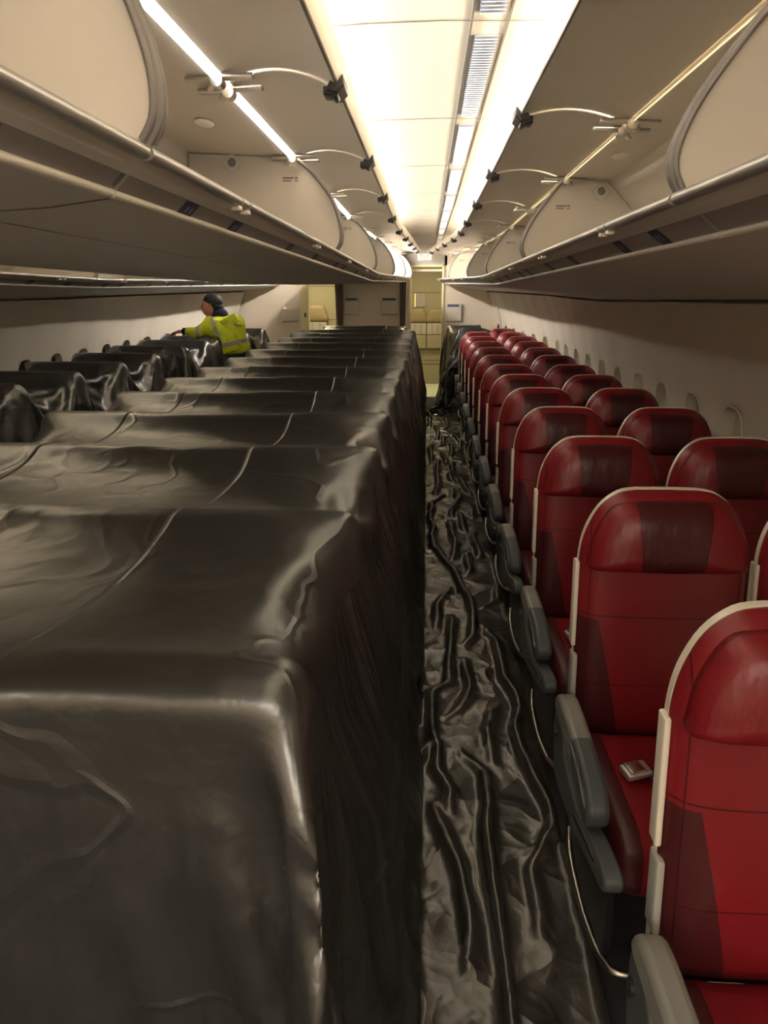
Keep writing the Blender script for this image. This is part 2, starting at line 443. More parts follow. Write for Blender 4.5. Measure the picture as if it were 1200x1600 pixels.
# side walls made of moulded panels, one window opening per panel
WP = [(.10, 1.40), (.35, 1.47), (.55, 1.495), (.78, 1.505), (.95, 1.50), (1.13, 1.485), (1.28, 1.46), (1.42, 1.425), (1.56, 1.375), (1.655, 1.335)]
def wx(z):
    for (a, xa), (b, xb) in zip(WP, WP[1:]):
        if z <= b: return xa+(xb-xa)*(z-a)/(b-a)
    return WP[-1][1]
PITCH = .548
def wall(side, y_first, open_shades):
    sgn = 1 if side == 'right' else -1
    X = (lambda x: x) if sgn > 0 else (lambda x: -1.96 - x)      # left wall mirrored (x=1.5 -> -3.46)
    cells = []; N = 48
    k = 0; wins = []
    y = y_first - PITCH*math.ceil((y_first+2.4)/PITCH)
    while y < 11.85:
        ya, yb = y-PITCH/2, y+PITCH/2
        yb = min(yb, 12.0)
        yc = y; zc = 1.0; hw, hz = .125, .175
        v, f = [], []
        for lev in range(5):
            for i in range(N):
                a = 2*PI*i/N; c, s = math.cos(a), math.sin(a)
                m_ = max(abs(c), abs(s)); oy, oz = c/m_, s/m_
                Y_out = yc + oy*(yb-ya)/2; Z_out = (zc + oz*(1.655-zc)) if oz > 0 else (zc + oz*(zc-.10))
                e = 2.8; rr = (abs(c)**e + abs(s)**e)**(-1/e); Y_in = yc + c*rr*hw; Z_in = zc + s*rr*hz
                t = [0, .5, .82, .93, 1][lev]
                yy, zz = Y_out+(Y_in-Y_out)*t, Z_out+(Z_in-Z_out)*t
                # shallow scallop: the joint between two panels sits proud of the middle
                sc = .005*math.cos(2*PI*(yy-yc)/PITCH)*(1 if lev < 4 else 1)
                x = wx(zz) + sc + (0.006 if lev == 4 else 0) - (.004 if lev == 3 else 0)
                v.append((X(x), min(yy, 12.0), zz))
        for lev in range(4):
            for i in range(N): f.append((lev*N+i, lev*N+(i+1) % N, (lev+1)*N+(i+1) % N, (lev+1)*N+i))
        cells.append((v, f)); wins.append(yc); y += PITCH
    o = struct('wall_'+side, wv(join(*cells), warp_wall), M['wall'], auto=40)
    # outer skin so no light leaks
    struct('trim_%d' % (5 if sgn > 0 else 6), wv(prism([(X(1.62), -.02), (X(1.66), -.02), (X(1.66), 2.45), (X(1.62), 2.45)], YS), warp_wall), M['seam'])
    for i, yc in enumerate(wins):
        if yc < 1.5 and sgn > 0 or yc < 4.5 and sgn < 0 or yc > 11.2: continue
        t = obj('window_%d' % (i+1 + (0 if sgn > 0 else 40)), wv(ring(X, yc, 1.0, .125, .175), warp_wall), M['cream'], auto=50); t['kind'] = 'structure'
        outl = superell(.118, .168, 40)
        fr = 0.0 if sgn > 0 else .0
        pane = ([(X(1.545), yc+a, 1.0+b) for a, b in outl] + [(X(1.55), yc+a, 1.0+b) for a, b in outl],
                [tuple(range(40)), tuple(range(79, 39, -1))] + [(q, (q+1) % 40, 40+(q+1) % 40, 40+q) for q in range(40)])
        obj('window_pane', wv(pane, warp_wall), M['glass'] if open_shades else M['shade'], t)
def superell(a, b, n):
    out = []
    for i in range(n):
        t = 2*PI*i/n; c, s = math.cos(t), math.sin(t); e = 2.8; r = (abs(c)**e+abs(s)**e)**(-1/e); out.append((c*r*a, s*r*b))
    return out
def ring(X, yc, zc, a, b):
    n = 40; v, f = [], []
    levels = [(1.05, -.004), (1.045, -.012), (1.0, -.012), (.97, .0), (.95, .06), (1.02, .06)]
    for sc, dx in levels:
        for (p, q) in superell(a*sc, b*sc, n):
            z = zc+q; v.append((X(wx(z)+.005+dx), yc+p, z))
    for l in range(len(levels)-1):
        for i in range(n): f.append((l*n+i, l*n+(i+1) % n, (l+1)*n+(i+1) % n, (l+1)*n+i))
    return v, f
wall('right', 3.58, False)
wall('left', 6.13, True)

# ------------------------------------------------------------------ overhead bins
def arc_pts(p0, p1, h, n):
    """arc in xz from p0 to p1 bulging up by h"""
    out = []
    for i in range(n+1):
        t = i/n; x = p0[0]+(p1[0]-p0[0])*t; z = p0[1]+(p1[1]-p0[1])*t + h*4*t*(1-t); out.append((x, z))
    return out
ORD = ['nearest', 'second', 'third', 'fourth', 'fifth', 'sixth', 'seventh', 'eighth']
def bank(tagname, X, warp, P, y0, nmod, labels, group, led, simple=False):
    """P: profile points in right-facing coordinates for one aisle face of a bin row."""
    HX, HZ = P['hinge']; RX, RZ = P['rail']; LX, LZ = P['lip']; FX, FZ = P['free']
    s = 1 if X(1.0) > X(0.0) else -1
    pf = lambda pts: [(X(a), b) for a, b in pts]
    W = lambda vf: wv(vf, warp)
    aisle = P['dir']          # +1 : aisle lies at larger x (in profile coordinates)
    for k in range(nmod):
        ya, yb = y0 + 2.134*k, min(y0 + 2.134*(k+1), 11.9)
        if ya > 11.5: break
        ym = (ya+yb)/2
        org = warp((X(RX), ym, RZ))
        if tagname == 'far' and yb < 1.0: continue
        t = thing('overhead_bin', org, labels[k], 'overhead bin', group)
        n = 5; ys = lin(ya, yb, 7)
        body = prism(pf(P['shell']), ys)
        o = obj('bin_shell', W(body), M['bin'], t); bevel(o, .004, 2, 30)
        # fairing below the rail + ivory lip + grey service band
        o = obj('service_panel', W(prism(pf(P['band2']), lin(ya+.012, yb-.012, 7))), M['panel'], t)
        o = obj('valance', W(prism(pf(P['band1']), ys)), M['binunder'], t)
        lipc = [(LX, LZ)]
        r = .0065
        lp = [(LX+r*math.cos(a)*1.2, LZ+r*math.sin(a)) for a in lin(0, 2*PI*11/12, 12)]
        obj('lip_strip', W(prism(pf(lp), lin(ya+.002, yb-.002, 7))), M['strip'], t, auto=60)
        # rail in two lengths, with the striker clips at the middle of each door
        rr = P['railr']
        rp = [(RX + rr*1.15*math.cos(a), RZ + rr*math.sin(a)) for a in lin(0, 2*PI*15/16, 16)]
        rl = obj('rail', W(join(*[prism(pf(rp), lin(a, b, 4)) for a, b in ((ya+.006, ya+.50), (ya+.508, ya+.565), (ya+.573, ya+1.56), (ya+1.568, ya+1.625), (ya+1.633, yb-.006)) if b <= yb+.01 and a < b])), M['rail'], t, auto=60)
        for j in (0, 1):
            yc = ya + .536 + 1.06*j
            if yc > yb-.1: continue
            for d in (-.036, .036):
                c = rbox((X(RX+aisle*(-.003)), yc+d, RZ-rr-.004), (.010, .011, .005), .003, 2)
                obj('striker_clip', W(c), M['strip'], t, auto=50)
        # dividers at both ends of the first bin, then at the far end
        ends = [yb] if k else [ya, yb]
        if yb >= 11.85: ends = ends[:-1]
        for ye in ends:
            dv = smooth_poly(P['divider_front'], 5, closed=False)
            dv = dv + P['divider_back']
            dd = obj('divider', W(prism(pf(dv), [ye-.012, ye+.012])), M['bin'], t)
            bevel(dd, .003, 2, 40)
            edge = smooth_poly(P['divider_front'], 5, closed=False)
            e3 = [(X(a), ye, b) for a, b in edge]
            e1 = [(X(a), ye-.016, b) for a, b in edge]; e2 = [(X(a+aisle*.004), ye+.012, b) for a, b in edge]
            obj('edge_seal', W(join(tube(e3, .009, 8), tube(e1, .005, 6), tube(e2, .006, 6))), M['seal'], dd, auto=60)
            if not simple:
                # fixture and tiny placard on the near face of the divider
                fx, fz = P['fixture']
                disc = [(X(fx)+.020*math.cos(a), ye-.019, fz+.020*math.sin(a)) for a in lin(0, 2*PI*19/20, 20)]
                plate = prism([(X(fx)+p, fz+q) for p, q in ((0, .042), (.042, 0), (.012, -.036), (-.012, -.036), (-.042, 0))], [ye-.0165, ye-.0125])
                fo = obj('fixture_plate', W(plate), M['bin'], dd); bevel(fo, .004, 2, 30)
                obj('fixture_socket', W(tube([(X(fx), ye-.016, fz+.002), (X(fx), ye-.020, fz+.002)], [.017, .015], 20)), M['seal'], dd, auto=50)
                obj('placard_print', W(join(box(X(P['plac'][0])-.030, X(P['plac'][0])+.014, ye-.0135, ye-.0125, P['plac'][1], P['plac'][1]+.005),
                                            box(X(P['plac'][0])+.019, X(P['plac'][0])+.032, ye-.0135, ye-.0125, P['plac'][1], P['plac'][1]+.005),
                                            box(X(P['plac'][0])-.030, X(P['plac'][0])+.004, ye-.0135, ye-.0125, P['plac'][1]-.010, P['plac'][1]-.006),
                                            box(X(P['plac'][0])+.019, X(P['plac'][0])+.032, ye-.0135, ye-.0125, P['plac'][1]-.010, P['plac'][1]-.006))), M['brownink'], dd)
        # raised doors
        for j in (0, 1):
            da, db = ya + 1.067*j, min(ya + 1.067*(j+1), yb)
            if db - da < .3: continue
            ap = arc_pts((HX+aisle*P['gap'], HZ+.004), (FX, FZ), P['bulge'], 12)
            th = .014
            prof = ap + [(x, z+th) for x, z in ap[::-1]]
            do = obj('door', W(prism(pf(prof), lin(da+.016, db-.016, 4))), M['bin'], t, auto=35)
            # door ends, pale colour standing in for light leaking between the doors
            for ye in (da+.016, db-.016):
                obj('door_edge', W(tube([(X(a), ye, b+th*.4) for a, b in ap], .0075, 8)), M['strip'], do, auto=60)
            # dark seal along the free edge, then the painted outer skin curling up behind it
            obj('door_seal', W(tube([(X(FX+aisle*.002), yy, FZ+.004) for yy in lin(da+.012, db-.012, 4)], .0055, 6)), M['seal'], do, auto=60)
            o2 = FX + aisle*.006
            skin = [(o2, FZ+.004), (o2+aisle*.020, FZ+.03), (o2+aisle*.022, FZ+.050), (o2+aisle*.012, FZ+.054), (o2+aisle*.008, FZ+.032), (o2-aisle*.006, FZ+.012)]
            obj('door_outer_skin', W(prism(pf(skin), lin(da+.012, db-.012, 4))), M['cream'], do, auto=50)
            yl = da
            lat = [(FX-aisle*.026, FZ-.014), (FX+aisle*.004, FZ-.022), (FX+aisle*.024, FZ-.004), (FX+aisle*.020, FZ+.022), (FX+aisle*.006, FZ+.030), (FX-aisle*.012, FZ+.010)]
            if j == 0 or True:
                lo = obj('latch', W(join(prism(pf(lat), [yl-.045, yl+.060]), rbox((X(FX-aisle*.018), yl, FZ-.012), (.016, .030, .011), .004, 2),
                                        tube([(X(FX-aisle*.004), yl-.03, FZ-.020), (X(FX-aisle*.004), yl+.03, FZ-.020)], .010, 8))), M['dark'], do)
                bevel(lo, .003, 2, 30)
        # hinge brackets at each door joint
        for j in (0, 1):
            yj = ya + 1.067*(j+1)
            if yj > yb+.05: continue
            for d in (-.055, .055):
                pr2 = []
                yy = yj+d
                pr2 += [tube([(X(HX), yy-.020, HZ-.012), (X(HX), yy+.020, HZ-.012)], .016, 12),
                        rbox((X(HX+aisle*.052), yy-.004, HZ-.002), (.042, .015, .007), .005, 3),
                        rbox((X(HX-aisle*.045), yy+.008, HZ-.006), (.042, .016, .006), .005, 3),
                        tube([(X(HX-aisle*.008), yy, HZ-.012), (X(HX-aisle*.030), yy+.02, HZ-.026)], [.012, .007], 8),
                        tube([(X(HX+aisle*.060), yy-.004, HZ-.001), (X(HX+aisle*.060), yy-.004, HZ-.004)], .004, 8),
                        tube([(X(HX+aisle*.075), yy-.004, HZ-.001), (X(HX+aisle*.075), yy-.004, HZ-.004)], .004, 8)]
                obj('hinge_bracket', W(join(*pr2)), M['metal'], t, auto=45)
        # light strip in the hinge gap
        sr = P['strip_r']
        st = obj('light_strip', W(join(*[tube([(X(HX-aisle*.004), yy, HZ-.004) for yy in lin(a, b, 4)], sr, 8) for a, b in ((ya+.07, ya+1.0), (ya+1.14, yb-.09)) if b <= yb and a < b])), led, t, auto=60)
        # roof lens lamps, labels
        if not simple:
            lx, lz = P['lens']
            ln = []
            nn = 20; v = []; f = []
            for l, (sc, dz) in enumerate([(1, 0), (.85, -.006), (.5, -.010), (.05, -.011)]):
                for i in range(nn):
                    a = 2*PI*i/nn; v.append((X(lx)+.030*sc*math.cos(a), ya+1.55+.055*sc*math.sin(a), lz+dz))
            for l in range(3):
                for i in range(nn): f.append((l*nn+i, l*nn+(i+1) % nn, (l+1)*nn+(i+1) % nn, (l+1)*nn+i))
            f.append(tuple(3*nn+i for i in range(nn)))
            obj('roof_lens', W((v, f)), M['strip'], t, smooth=True)
        for yy in (.30, .62, 1.28, 1.80):
            if ya+yy > yb-.1: continue
            (ax_, az_), (bx_, bz_) = P['labelband']
            e = .0025*1
            lab = ([(X(ax_), ya+yy-.035, az_), (X(ax_), ya+yy+.035, az_), (X(bx_), ya+yy+.035, bz_), (X(bx_), ya+yy-.035, bz_)], [(0, 1, 2, 3)])
            lo = obj('row_label', W(lab), M['blue'], t); solid(lo, .0012, 0)
            mx, mz = (ax_+bx_)/2, (az_+bz_)/2
            nx_ = -(bz_-az_)*aisle; nz_ = (bx_-ax_)*aisle
            q = []
            for c_ in (-.014, .008):
                u0, u1 = .3, .7
                P0 = (ax_+(bx_-ax_)*u0, az_+(bz_-az_)*u0); P1 = (ax_+(bx_-ax_)*u1, az_+(bz_-az_)*u1)
                off = .0012
                dn = math.hypot(nx_, nz_); ox, oz = (nx_/dn*off, nz_/dn*off)
                if oz > 0: ox, oz = -ox, -oz
                q.append(([(X(P0[0]+ox), ya+yy+c_, P0[1]+oz), (X(P0[0]+ox), ya+yy+c_+.010, P0[1]+oz), (X(P1[0]+ox), ya+yy+c_+.010, P1[1]+oz), (X(P1[0]+ox), ya+yy+c_, P1[1]+oz)], [(0, 1, 2, 3)]))
            obj('label_marks', W(join(*q)), M['pale'], lo)
        # moulded bead where two fairings meet
        bd = [(X(P['band1'][0][0]+aisle*.001), ya+.30, P['band1'][0][1]-.002)] if False else None

# middle bins, right-hand face (toward the visible aisle)
mid = dict(dir=1, hinge=(-.545, 2.222), gap=.012, rail=(-.384, 1.864), lip=(-.437, 1.814), free=(-.245, 2.205), bulge=.035, railr=.010, strip_r=.009,
    shell=[(-.56, 2.225), (-.985, 2.248), (-.985, 1.885), (-.395, 1.872), (-.395, 1.860), (-1.045, 1.868), (-1.045, 2.275), (-.55, 2.25)],
    band1=[(-.388, 1.862), (-.400, 1.846), (-.412, 1.838), (-.425, 1.842), (-.42, 1.862)],
    band2=[(-.408, 1.842), (-.436, 1.815), (-.450, 1.815), (-.430, 1.842)],
    divider_front=[(-.548, 2.222), (-.475, 2.165), (-.400, 2.070), (-.365, 1.975), (-.362, 1.910), (-.380, 1.876)],
    divider_back=[(-.98, 1.884), (-.98, 2.244)],
    fixture=(-.80, 2.205), plac=(-.565, 2.145), lens=(-.74, 2.231), labelband=((-.4125, 1.8365), (-.4345, 1.8155)))
side = dict(dir=-1, hinge=(.598, 2.186), gap=.005, rail=(.440, 1.846), lip=(.530, 1.787), free=(.278, 2.21), bulge=.030, railr=.011, strip_r=.0018,
    shell=[(.602, 2.188), (.79, 2.180), (.905, 2.060), (1.12, 1.90), (1.12, 1.865), (.452, 1.855), (.452, 1.843), (1.15, 1.850), (1.15, 1.92), (.80, 2.21), (.596, 2.215)],
    band1=[(.446, 1.844), (.468, 1.828), (.485, 1.820), (.50, 1.826), (.475, 1.846)],
    band2=[(.483, 1.822), (.528, 1.789), (.540, 1.789), (.50, 1.824)],
    divider_front=[(.600, 2.186), (.535, 2.110), (.465, 2.010), (.432, 1.935), (.430, 1.890), (.446, 1.858)],
    divider_back=[(1.12, 1.862), (1.12, 1.90), (.905, 2.062), (.788, 2.182)],
    fixture=(.765, 2.135), plac=(.600, 2.075), lens=(.70, 2.1825), labelband=((.4865, 1.8185), (.5255, 1.7905)))
def L_(where, n=8, extra=''):
    return ['%s overhead bin with raised doors %s' % (ORD[i], where) for i in range(n)]
bank('mid', lambda x: x, warp_mid, mid, 1.05-2.134, 7,
     ['cream overhead bin above covered middle seats, %s' % s for s in
      ('beside and just behind the camera', 'nearest open one with white light strip', 'third along from the camera', 'fourth along from the camera', 'fifth along from the camera', 'last before the bulkhead', 'stub at the bulkhead')],
     'overhead bins of the middle row facing the right aisle', M['led'])
bank('side', lambda x: x, warp_side, side, 1.42-2.134, 7,
     ['cream overhead bin above the red seats, %s' % s for s in
      ('nearest, in the top right corner', 'second along, round socket on its end', 'third along from the camera', 'fourth along from the camera', 'fifth along from the camera', 'last before the exit doorway', 'stub')],
     'overhead bins along the right wall', M['ledwarm'])
bank('midleft', lambda x: -2.10-x, warp_mid, mid, 1.05-2.134, 7,
     ['middle bin opening to the left aisle, %s' % s for s in
      ('beside the camera', 'next to the first crossing of the covered rows', 'third along', 'fourth along', 'fifth along', 'last before the bulkhead', 'stub')],
     'overhead bins of the middle row facing the left aisle', M['led'], simple=True)
far = dict(side)
for k_, v_ in side.items():
    if isinstance(v_, tuple) and k_ != 'labelband': far[k_] = (v_[0], v_[1]-.022)
    elif isinstance(v_, (list, tuple)): far[k_] = [(p_[0], p_[1]-.022) for p_ in v_]
bank('far', lambda x: -2.10-x, warp_side, far, 1.42-2.134, 7,
     ['cream overhead bin along the far left wall, %s' % s for s in
      ('outside the left edge', 'nearest at the left edge', 'second one seen under the middle bins', 'third one seen under the middle bins', 'one right above the person', 'last before the bulkhead', 'stub')],
     'overhead bins along the left wall', M['ledwarm'], simple=True)

# undersides (one continuous moulded lining per row)
ys = lin(-1.1, 11.9, 40)
u = [(-.437, 1.808), (-.52, 1.797), (-.66, 1.789), (-.80, 1.787), (-1.05, 1.786)]
prof = u + [(-2.10-x, z) for x, z in u[::-1][1:]]
o = struct('trim_7', wv(prism(prof + [(x, z+.02) for x, z in prof[::-1]], ys), warp_mid), M['binunder'], auto=60)
seams = []
for yj in [1.05+1.067*i for i in range(-1, 11)]:
    seams.append(sheet([(x, z-.001) for x, z in prof], [yj-.0025, yj+.0025]))
for xs, zs in ((-.66, 1.7885), (-1.44, 1.7885)): seams.append(([(xs-.002, y, zs-.0005) for y in ys]+[(xs+.002, y, zs-.0005) for y in ys], [(i, i+1, len(ys)+i+1, len(ys)+i) for i in range(len(ys)-1)]))
struct('trim_8', wv(join(*seams), warp_mid), M['seam'])
for nm, X in (('trim_9', lambda x: x), ('trim_10', lambda x: -2.10-x)):
    u2 = [(.530, 1.781), (.62, 1.768), (.80, 1.745), (1.05, 1.712), (1.25, 1.680), (1.30, 1.676)]
    dz_ = 0 if X(1) > 0 else -.022
    pr3 = [(X(x), z+(dz_ if i_ < 3 else dz_*.5)) for i_, (x, z) in enumerate(u2)]
    vf = prism(pr3 + [(x, z+.02) for x, z in pr3[::-1]], ys)
    def wsw(p):
        a = warp_side(p); b = warp_wall(p); t = min(1, max(0, (abs(p[0]+1.05)-1.6)/.75)); return tuple(a[i]+(b[i]-a[i])*t for i in range(3))
    struct(nm, wv(vf, wsw), M['binunder'], auto=60)
# dark air slots under the side bins, in lengths
for side_n, X in (('right', lambda x: x), ('left', lambda x: -2.02-x)):
    k = 0
    y = 2.3
    while y < 11:
        t = obj('air_slot', wv(box(min(X(1.292), X(1.318)), max(X(1.292), X(1.318)), y+.02, y+1.047, 1.661, 1.673), warp_wall), M['black'])
        if y+1.04 > 1.6:
            tag(t, 'long black air slot under the %s wall bins, %s from the camera' % (side_n, (ORD+['ninth', 'tenth', 'eleventh', 'twelfth'])[k]), 'air slot', 'air slots along the %s wall' % side_n); k += 1
        else: tag(t, 'long black air slot under the %s wall bins beside the camera' % side_n, 'air slot', 'air slots along the %s wall' % side_n)
        y += 1.067

# ------------------------------------------------------------------ rear bulkheads and doorways
BY = 12.0
def W0(vf): return wv(vf, lambda p: (p[0], p[1], p[2]))
FZ_ = zoff(BY)
struct('wall_rear_middle', box(-1.40, -.36, BY, BY+.04, FZ_, 2.6), M['bulk'])
struct('wall_rear_right', box(.26, 1.6, BY, BY+.04, FZ_, 2.6), M['bulk'])
struct('wall_rear_left', box(-3.6, -2.03, BY, BY+.04, FZ_, 2.6), M['bulk'])
struct('wall_rear_top', box(-.40, .30, BY, BY+.04, 2.19, 2.75), M['ceiling'])
struct('wall_rear_top_left', box(-2.03, -1.40, BY, BY+.04, 2.19, 2.75), M['bulk'])
# right doorway
d = obj('door_1', join(box(-.298, -.258, BY-.03, BY+.08, FZ_, 2.20), box(.226, .262, BY-.03, BY+.08, FZ_, 2.20), box(-.298, .262, BY-.03, BY+.08, 2.165, 2.20)), M['yellowframe']); d['kind'] = 'structure'; bevel(d, .008, 2)
hd = obj('door_header', join(box(-.258, .226, BY+.03, BY+.07, 2.10, 2.135)), M['cream'], d)
d2 = obj('door_2', join(box(-2.03, -1.905, BY-.03, BY+.10, FZ_, 2.19), box(-1.47, -1.44, BY-.02, BY+.06, FZ_, 2.19)), M['yellowframe']); d2['kind'] = 'structure'; bevel(d2, .008, 2)
obj('door_latch_plate', join(box(-1.975, -1.945, BY-.034, BY-.03, 1.40, 1.47)), M['brownink'], d2)
# sloped jamb panels next to the doorways
struct('trim_11', prism_x([(BY-.02, FZ_), (BY+.02, FZ_), (BY+.02, 2.2), (BY-.02, 2.2)], -.365, -.298), M['bulk'])
struct('trim_12', prism_x([(BY-.02, FZ_), (BY+.02, FZ_), (BY+.02, 2.2), (BY-.02, 2.2)], -1.44, -1.40), M['bulk'])

# curtains
def curtain(x0, x1, xb0, xb1, label):
    v, f = [], []; n = 40
    for j, z in enumerate(lin(1.97, .5, 12)):
        t = j/11
        a, b = x0+(xb0-x0)*t, x1+(xb1-x1)*t
        for i in range(n+1):
            s = i/n; v.append((a+(b-a)*s, BY-.08+.022*math.sin(s*PI*6), z))
    for j in range(11):
        for i in range(n): f.append((j*(n+1)+i, j*(n+1)+i+1, (j+1)*(n+1)+i+1, (j+1)*(n+1)+i))
    o = obj('curtain', (v, f), M['curtain'], smooth=True); solid(o, .004, 0); tag(o, label, 'curtain'); return o
curtain(-1.47, -1.33, -1.40, -1.36, 'mauve gathered curtain at the left edge of the middle bulkhead')
curtain(-.44, -.33, -.42, -.37, 'mauve gathered curtain beside the right aisle doorway')

# literature pockets on the bulkheads
def pocket(x0, x1, z0, z1, label, leaf=True):
    t = thing('literature_pocket', ((x0+x1)/2, BY, z0), label, 'pocket', 'beige literature pockets on the bulkheads')
    d = z1-z0
    b = obj('pocket_body', join(prism_x([(BY-.055, z0+.01), (BY-.01, z0), (BY, z0), (BY, z0+d*.84), (BY-.065, z0+d*.84)], x0, x1)), M['cream2'], t); bevel(b, .008, 2)
    obj('pocket_back', box(x0+.004, x1-.004, BY-.012, BY, z0, z1), M['cream2'], t)
    for xx in (x0, x1-.02): obj('pocket_ear', box(xx, xx+.02, BY-.05, BY, z0+d*.80, z1), M['cream2'], t)
    if leaf: tag(obj('leaflet', box(x0+.025, x1-.04, BY-.035, BY-.015, z0+d*.5, z1-.006), M['paper']), 'dark blue leaflets in the ' + label.split('pocket')[0].strip() + ' pocket ' + label.split('pocket')[1].strip(), 'leaflet')
M['cream2'] = mat('pocket_plastic', (.70, .63, .53), .45)
pocket(-1.325, -1.085, 1.438, 1.70, 'beige literature pocket on the left of the middle bulkhead')
pocket(-.735, -.470, 1.438, 1.70, 'beige literature pocket on the right of the middle bulkhead')
pocket(.297, .540, 1.335, 1.606, 'beige literature pocket on the bulkhead right of the doorway')
pocket(-2.335, -2.075, 1.325, 1.560, 'beige closed pocket on the far left bulkhead', leaf=False)

# galley back wall with folded crew seats
GY = 13.6
def yellow_wall(x0, x1):
    pass
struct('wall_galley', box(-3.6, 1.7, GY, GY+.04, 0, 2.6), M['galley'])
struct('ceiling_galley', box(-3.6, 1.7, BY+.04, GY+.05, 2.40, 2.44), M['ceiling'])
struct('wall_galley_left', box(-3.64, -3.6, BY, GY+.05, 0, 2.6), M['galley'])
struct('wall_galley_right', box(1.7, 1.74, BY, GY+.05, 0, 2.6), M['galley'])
struct('trim_13', join(box(-.45, .45, GY-.006, GY, 1.79, 1.798), box(-.45, .45, GY-.006, GY, .79, .80), box(-.45, .45, GY-.006, GY, 1.29, 1.30), box(-.45, .45, GY-.006, GY, .53, .54), box(-.45, .45, GY-.006, GY, .60, .605),
                       box(-2.4, -1.3, GY-.006, GY, 1.90, 1.908), box(-2.4, -1.3, GY-.006, GY, 1.32, 1.328), box(-1.62, -1.612, GY-.006, GY, .3, 1.95)), M['seam'])
def jump_seat(xc, wd, z0, z1, label):
    t = thing('crew_jump_seat', (xc, GY, .35), label, 'jump seat', 'folded crew jump seats')
    h = wd/2
    out = smooth_poly([(xc-h, z0), (xc-h, z0+(z1-z0)*.5), (xc-h*.80, z1-.03), (xc-h*.45, z1), (xc+h*.45, z1), (xc+h*.80, z1-.03), (xc+h, z0+(z1-z0)*.5), (xc+h, z0)], 4)
    out = [(a, max(z0, min(z1+.005, b))) for a, b in out]
    obj('backrest', pillow(out, GY-.05, GY-.006, .03, 0, 5), M['jump'], t, smooth=True)
    b = obj('seat_pan', box(xc-h, xc+h, GY-.09, GY-.006, .82, z0-.22), M['galley'], t); bevel(b, .01)
    b = obj('side_box', box(xc-h, xc+h, GY-.07, GY-.006, z0-.21, z0-.012), M['pad2'], t); bevel(b, .006)
    for s in (-.35, .35): obj('harness_strap', box(xc+s*h-.018, xc+s*h+.018, GY-.076, GY-.07, z0-.2, z0-.02), M['strap2'], t)
M['pad2'] = mat('pale_locker', (.36, .33, .27), .5); M['strap2'] = mat('harness_webbing', (.30, .26, .24), .8)
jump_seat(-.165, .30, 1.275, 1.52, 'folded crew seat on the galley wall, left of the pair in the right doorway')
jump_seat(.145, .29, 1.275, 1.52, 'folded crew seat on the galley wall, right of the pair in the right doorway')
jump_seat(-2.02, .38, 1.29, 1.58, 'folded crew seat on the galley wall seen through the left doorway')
t = thing('wall_mirror_panel', (-.14, GY, 1.55), 'small grey panel with a bright yellow edge on the galley wall', 'panel')
b = obj('panel_face', prism_x([(GY-.02, 1.545), (GY, 1.545), (GY, 1.78), (GY-.02, 1.78)], -.20, -.03), M['greypanel'] if 'greypanel' in M else M['panel'], t); bevel(b, .006)
obj('panel_edge', box(-.235, -.205, GY-.03, GY, 1.545, 1.78), M['yellowframe'], t)
# exit sign on the rear ceiling slope
SY = 11.62
t = thing('exit_sign', (-.05, SY, 2.30), 'small lit sign with red EXIT lettering above the doorway', 'sign')
b = obj('sign_face', box(-.155, .055, SY, SY+.03, 2.245, 2.345), M['signface'], t); bevel(b, .005)
def text(body, x, y, z, size, m, parent, name):
    cu = bpy.data.curves.new(name, 'FONT'); cu.body = body; cu.size = size; cu.align_x = 'CENTER'; cu.extrude = .001
    o = bpy.data.objects.new(name, cu); C.objects.link(o)
    dg = bpy.context.evaluated_depsgraph_get(); me = bpy.data.meshes.new_from_object(o.evaluated_get(dg))
    bpy.data.objects.remove(o); q = bpy.data.objects.new(name, me); C.objects.link(q); me.materials.clear(); me.materials.append(m)
    pw = parent['_w']; q.parent = parent; q.location = (x-pw[0], y-pw[1], z-pw[2]); q.rotation_euler = (R(90), 0, 0)
    q.scale = (1.15, 1, 1); return q
text('KELUAR', -.05, SY-.0015, 2.299, .038, M['redtext'], t, 'lettering')
text('EXIT', -.05, SY-.0015, 2.257, .050, M['redtext'], t, 'lettering')

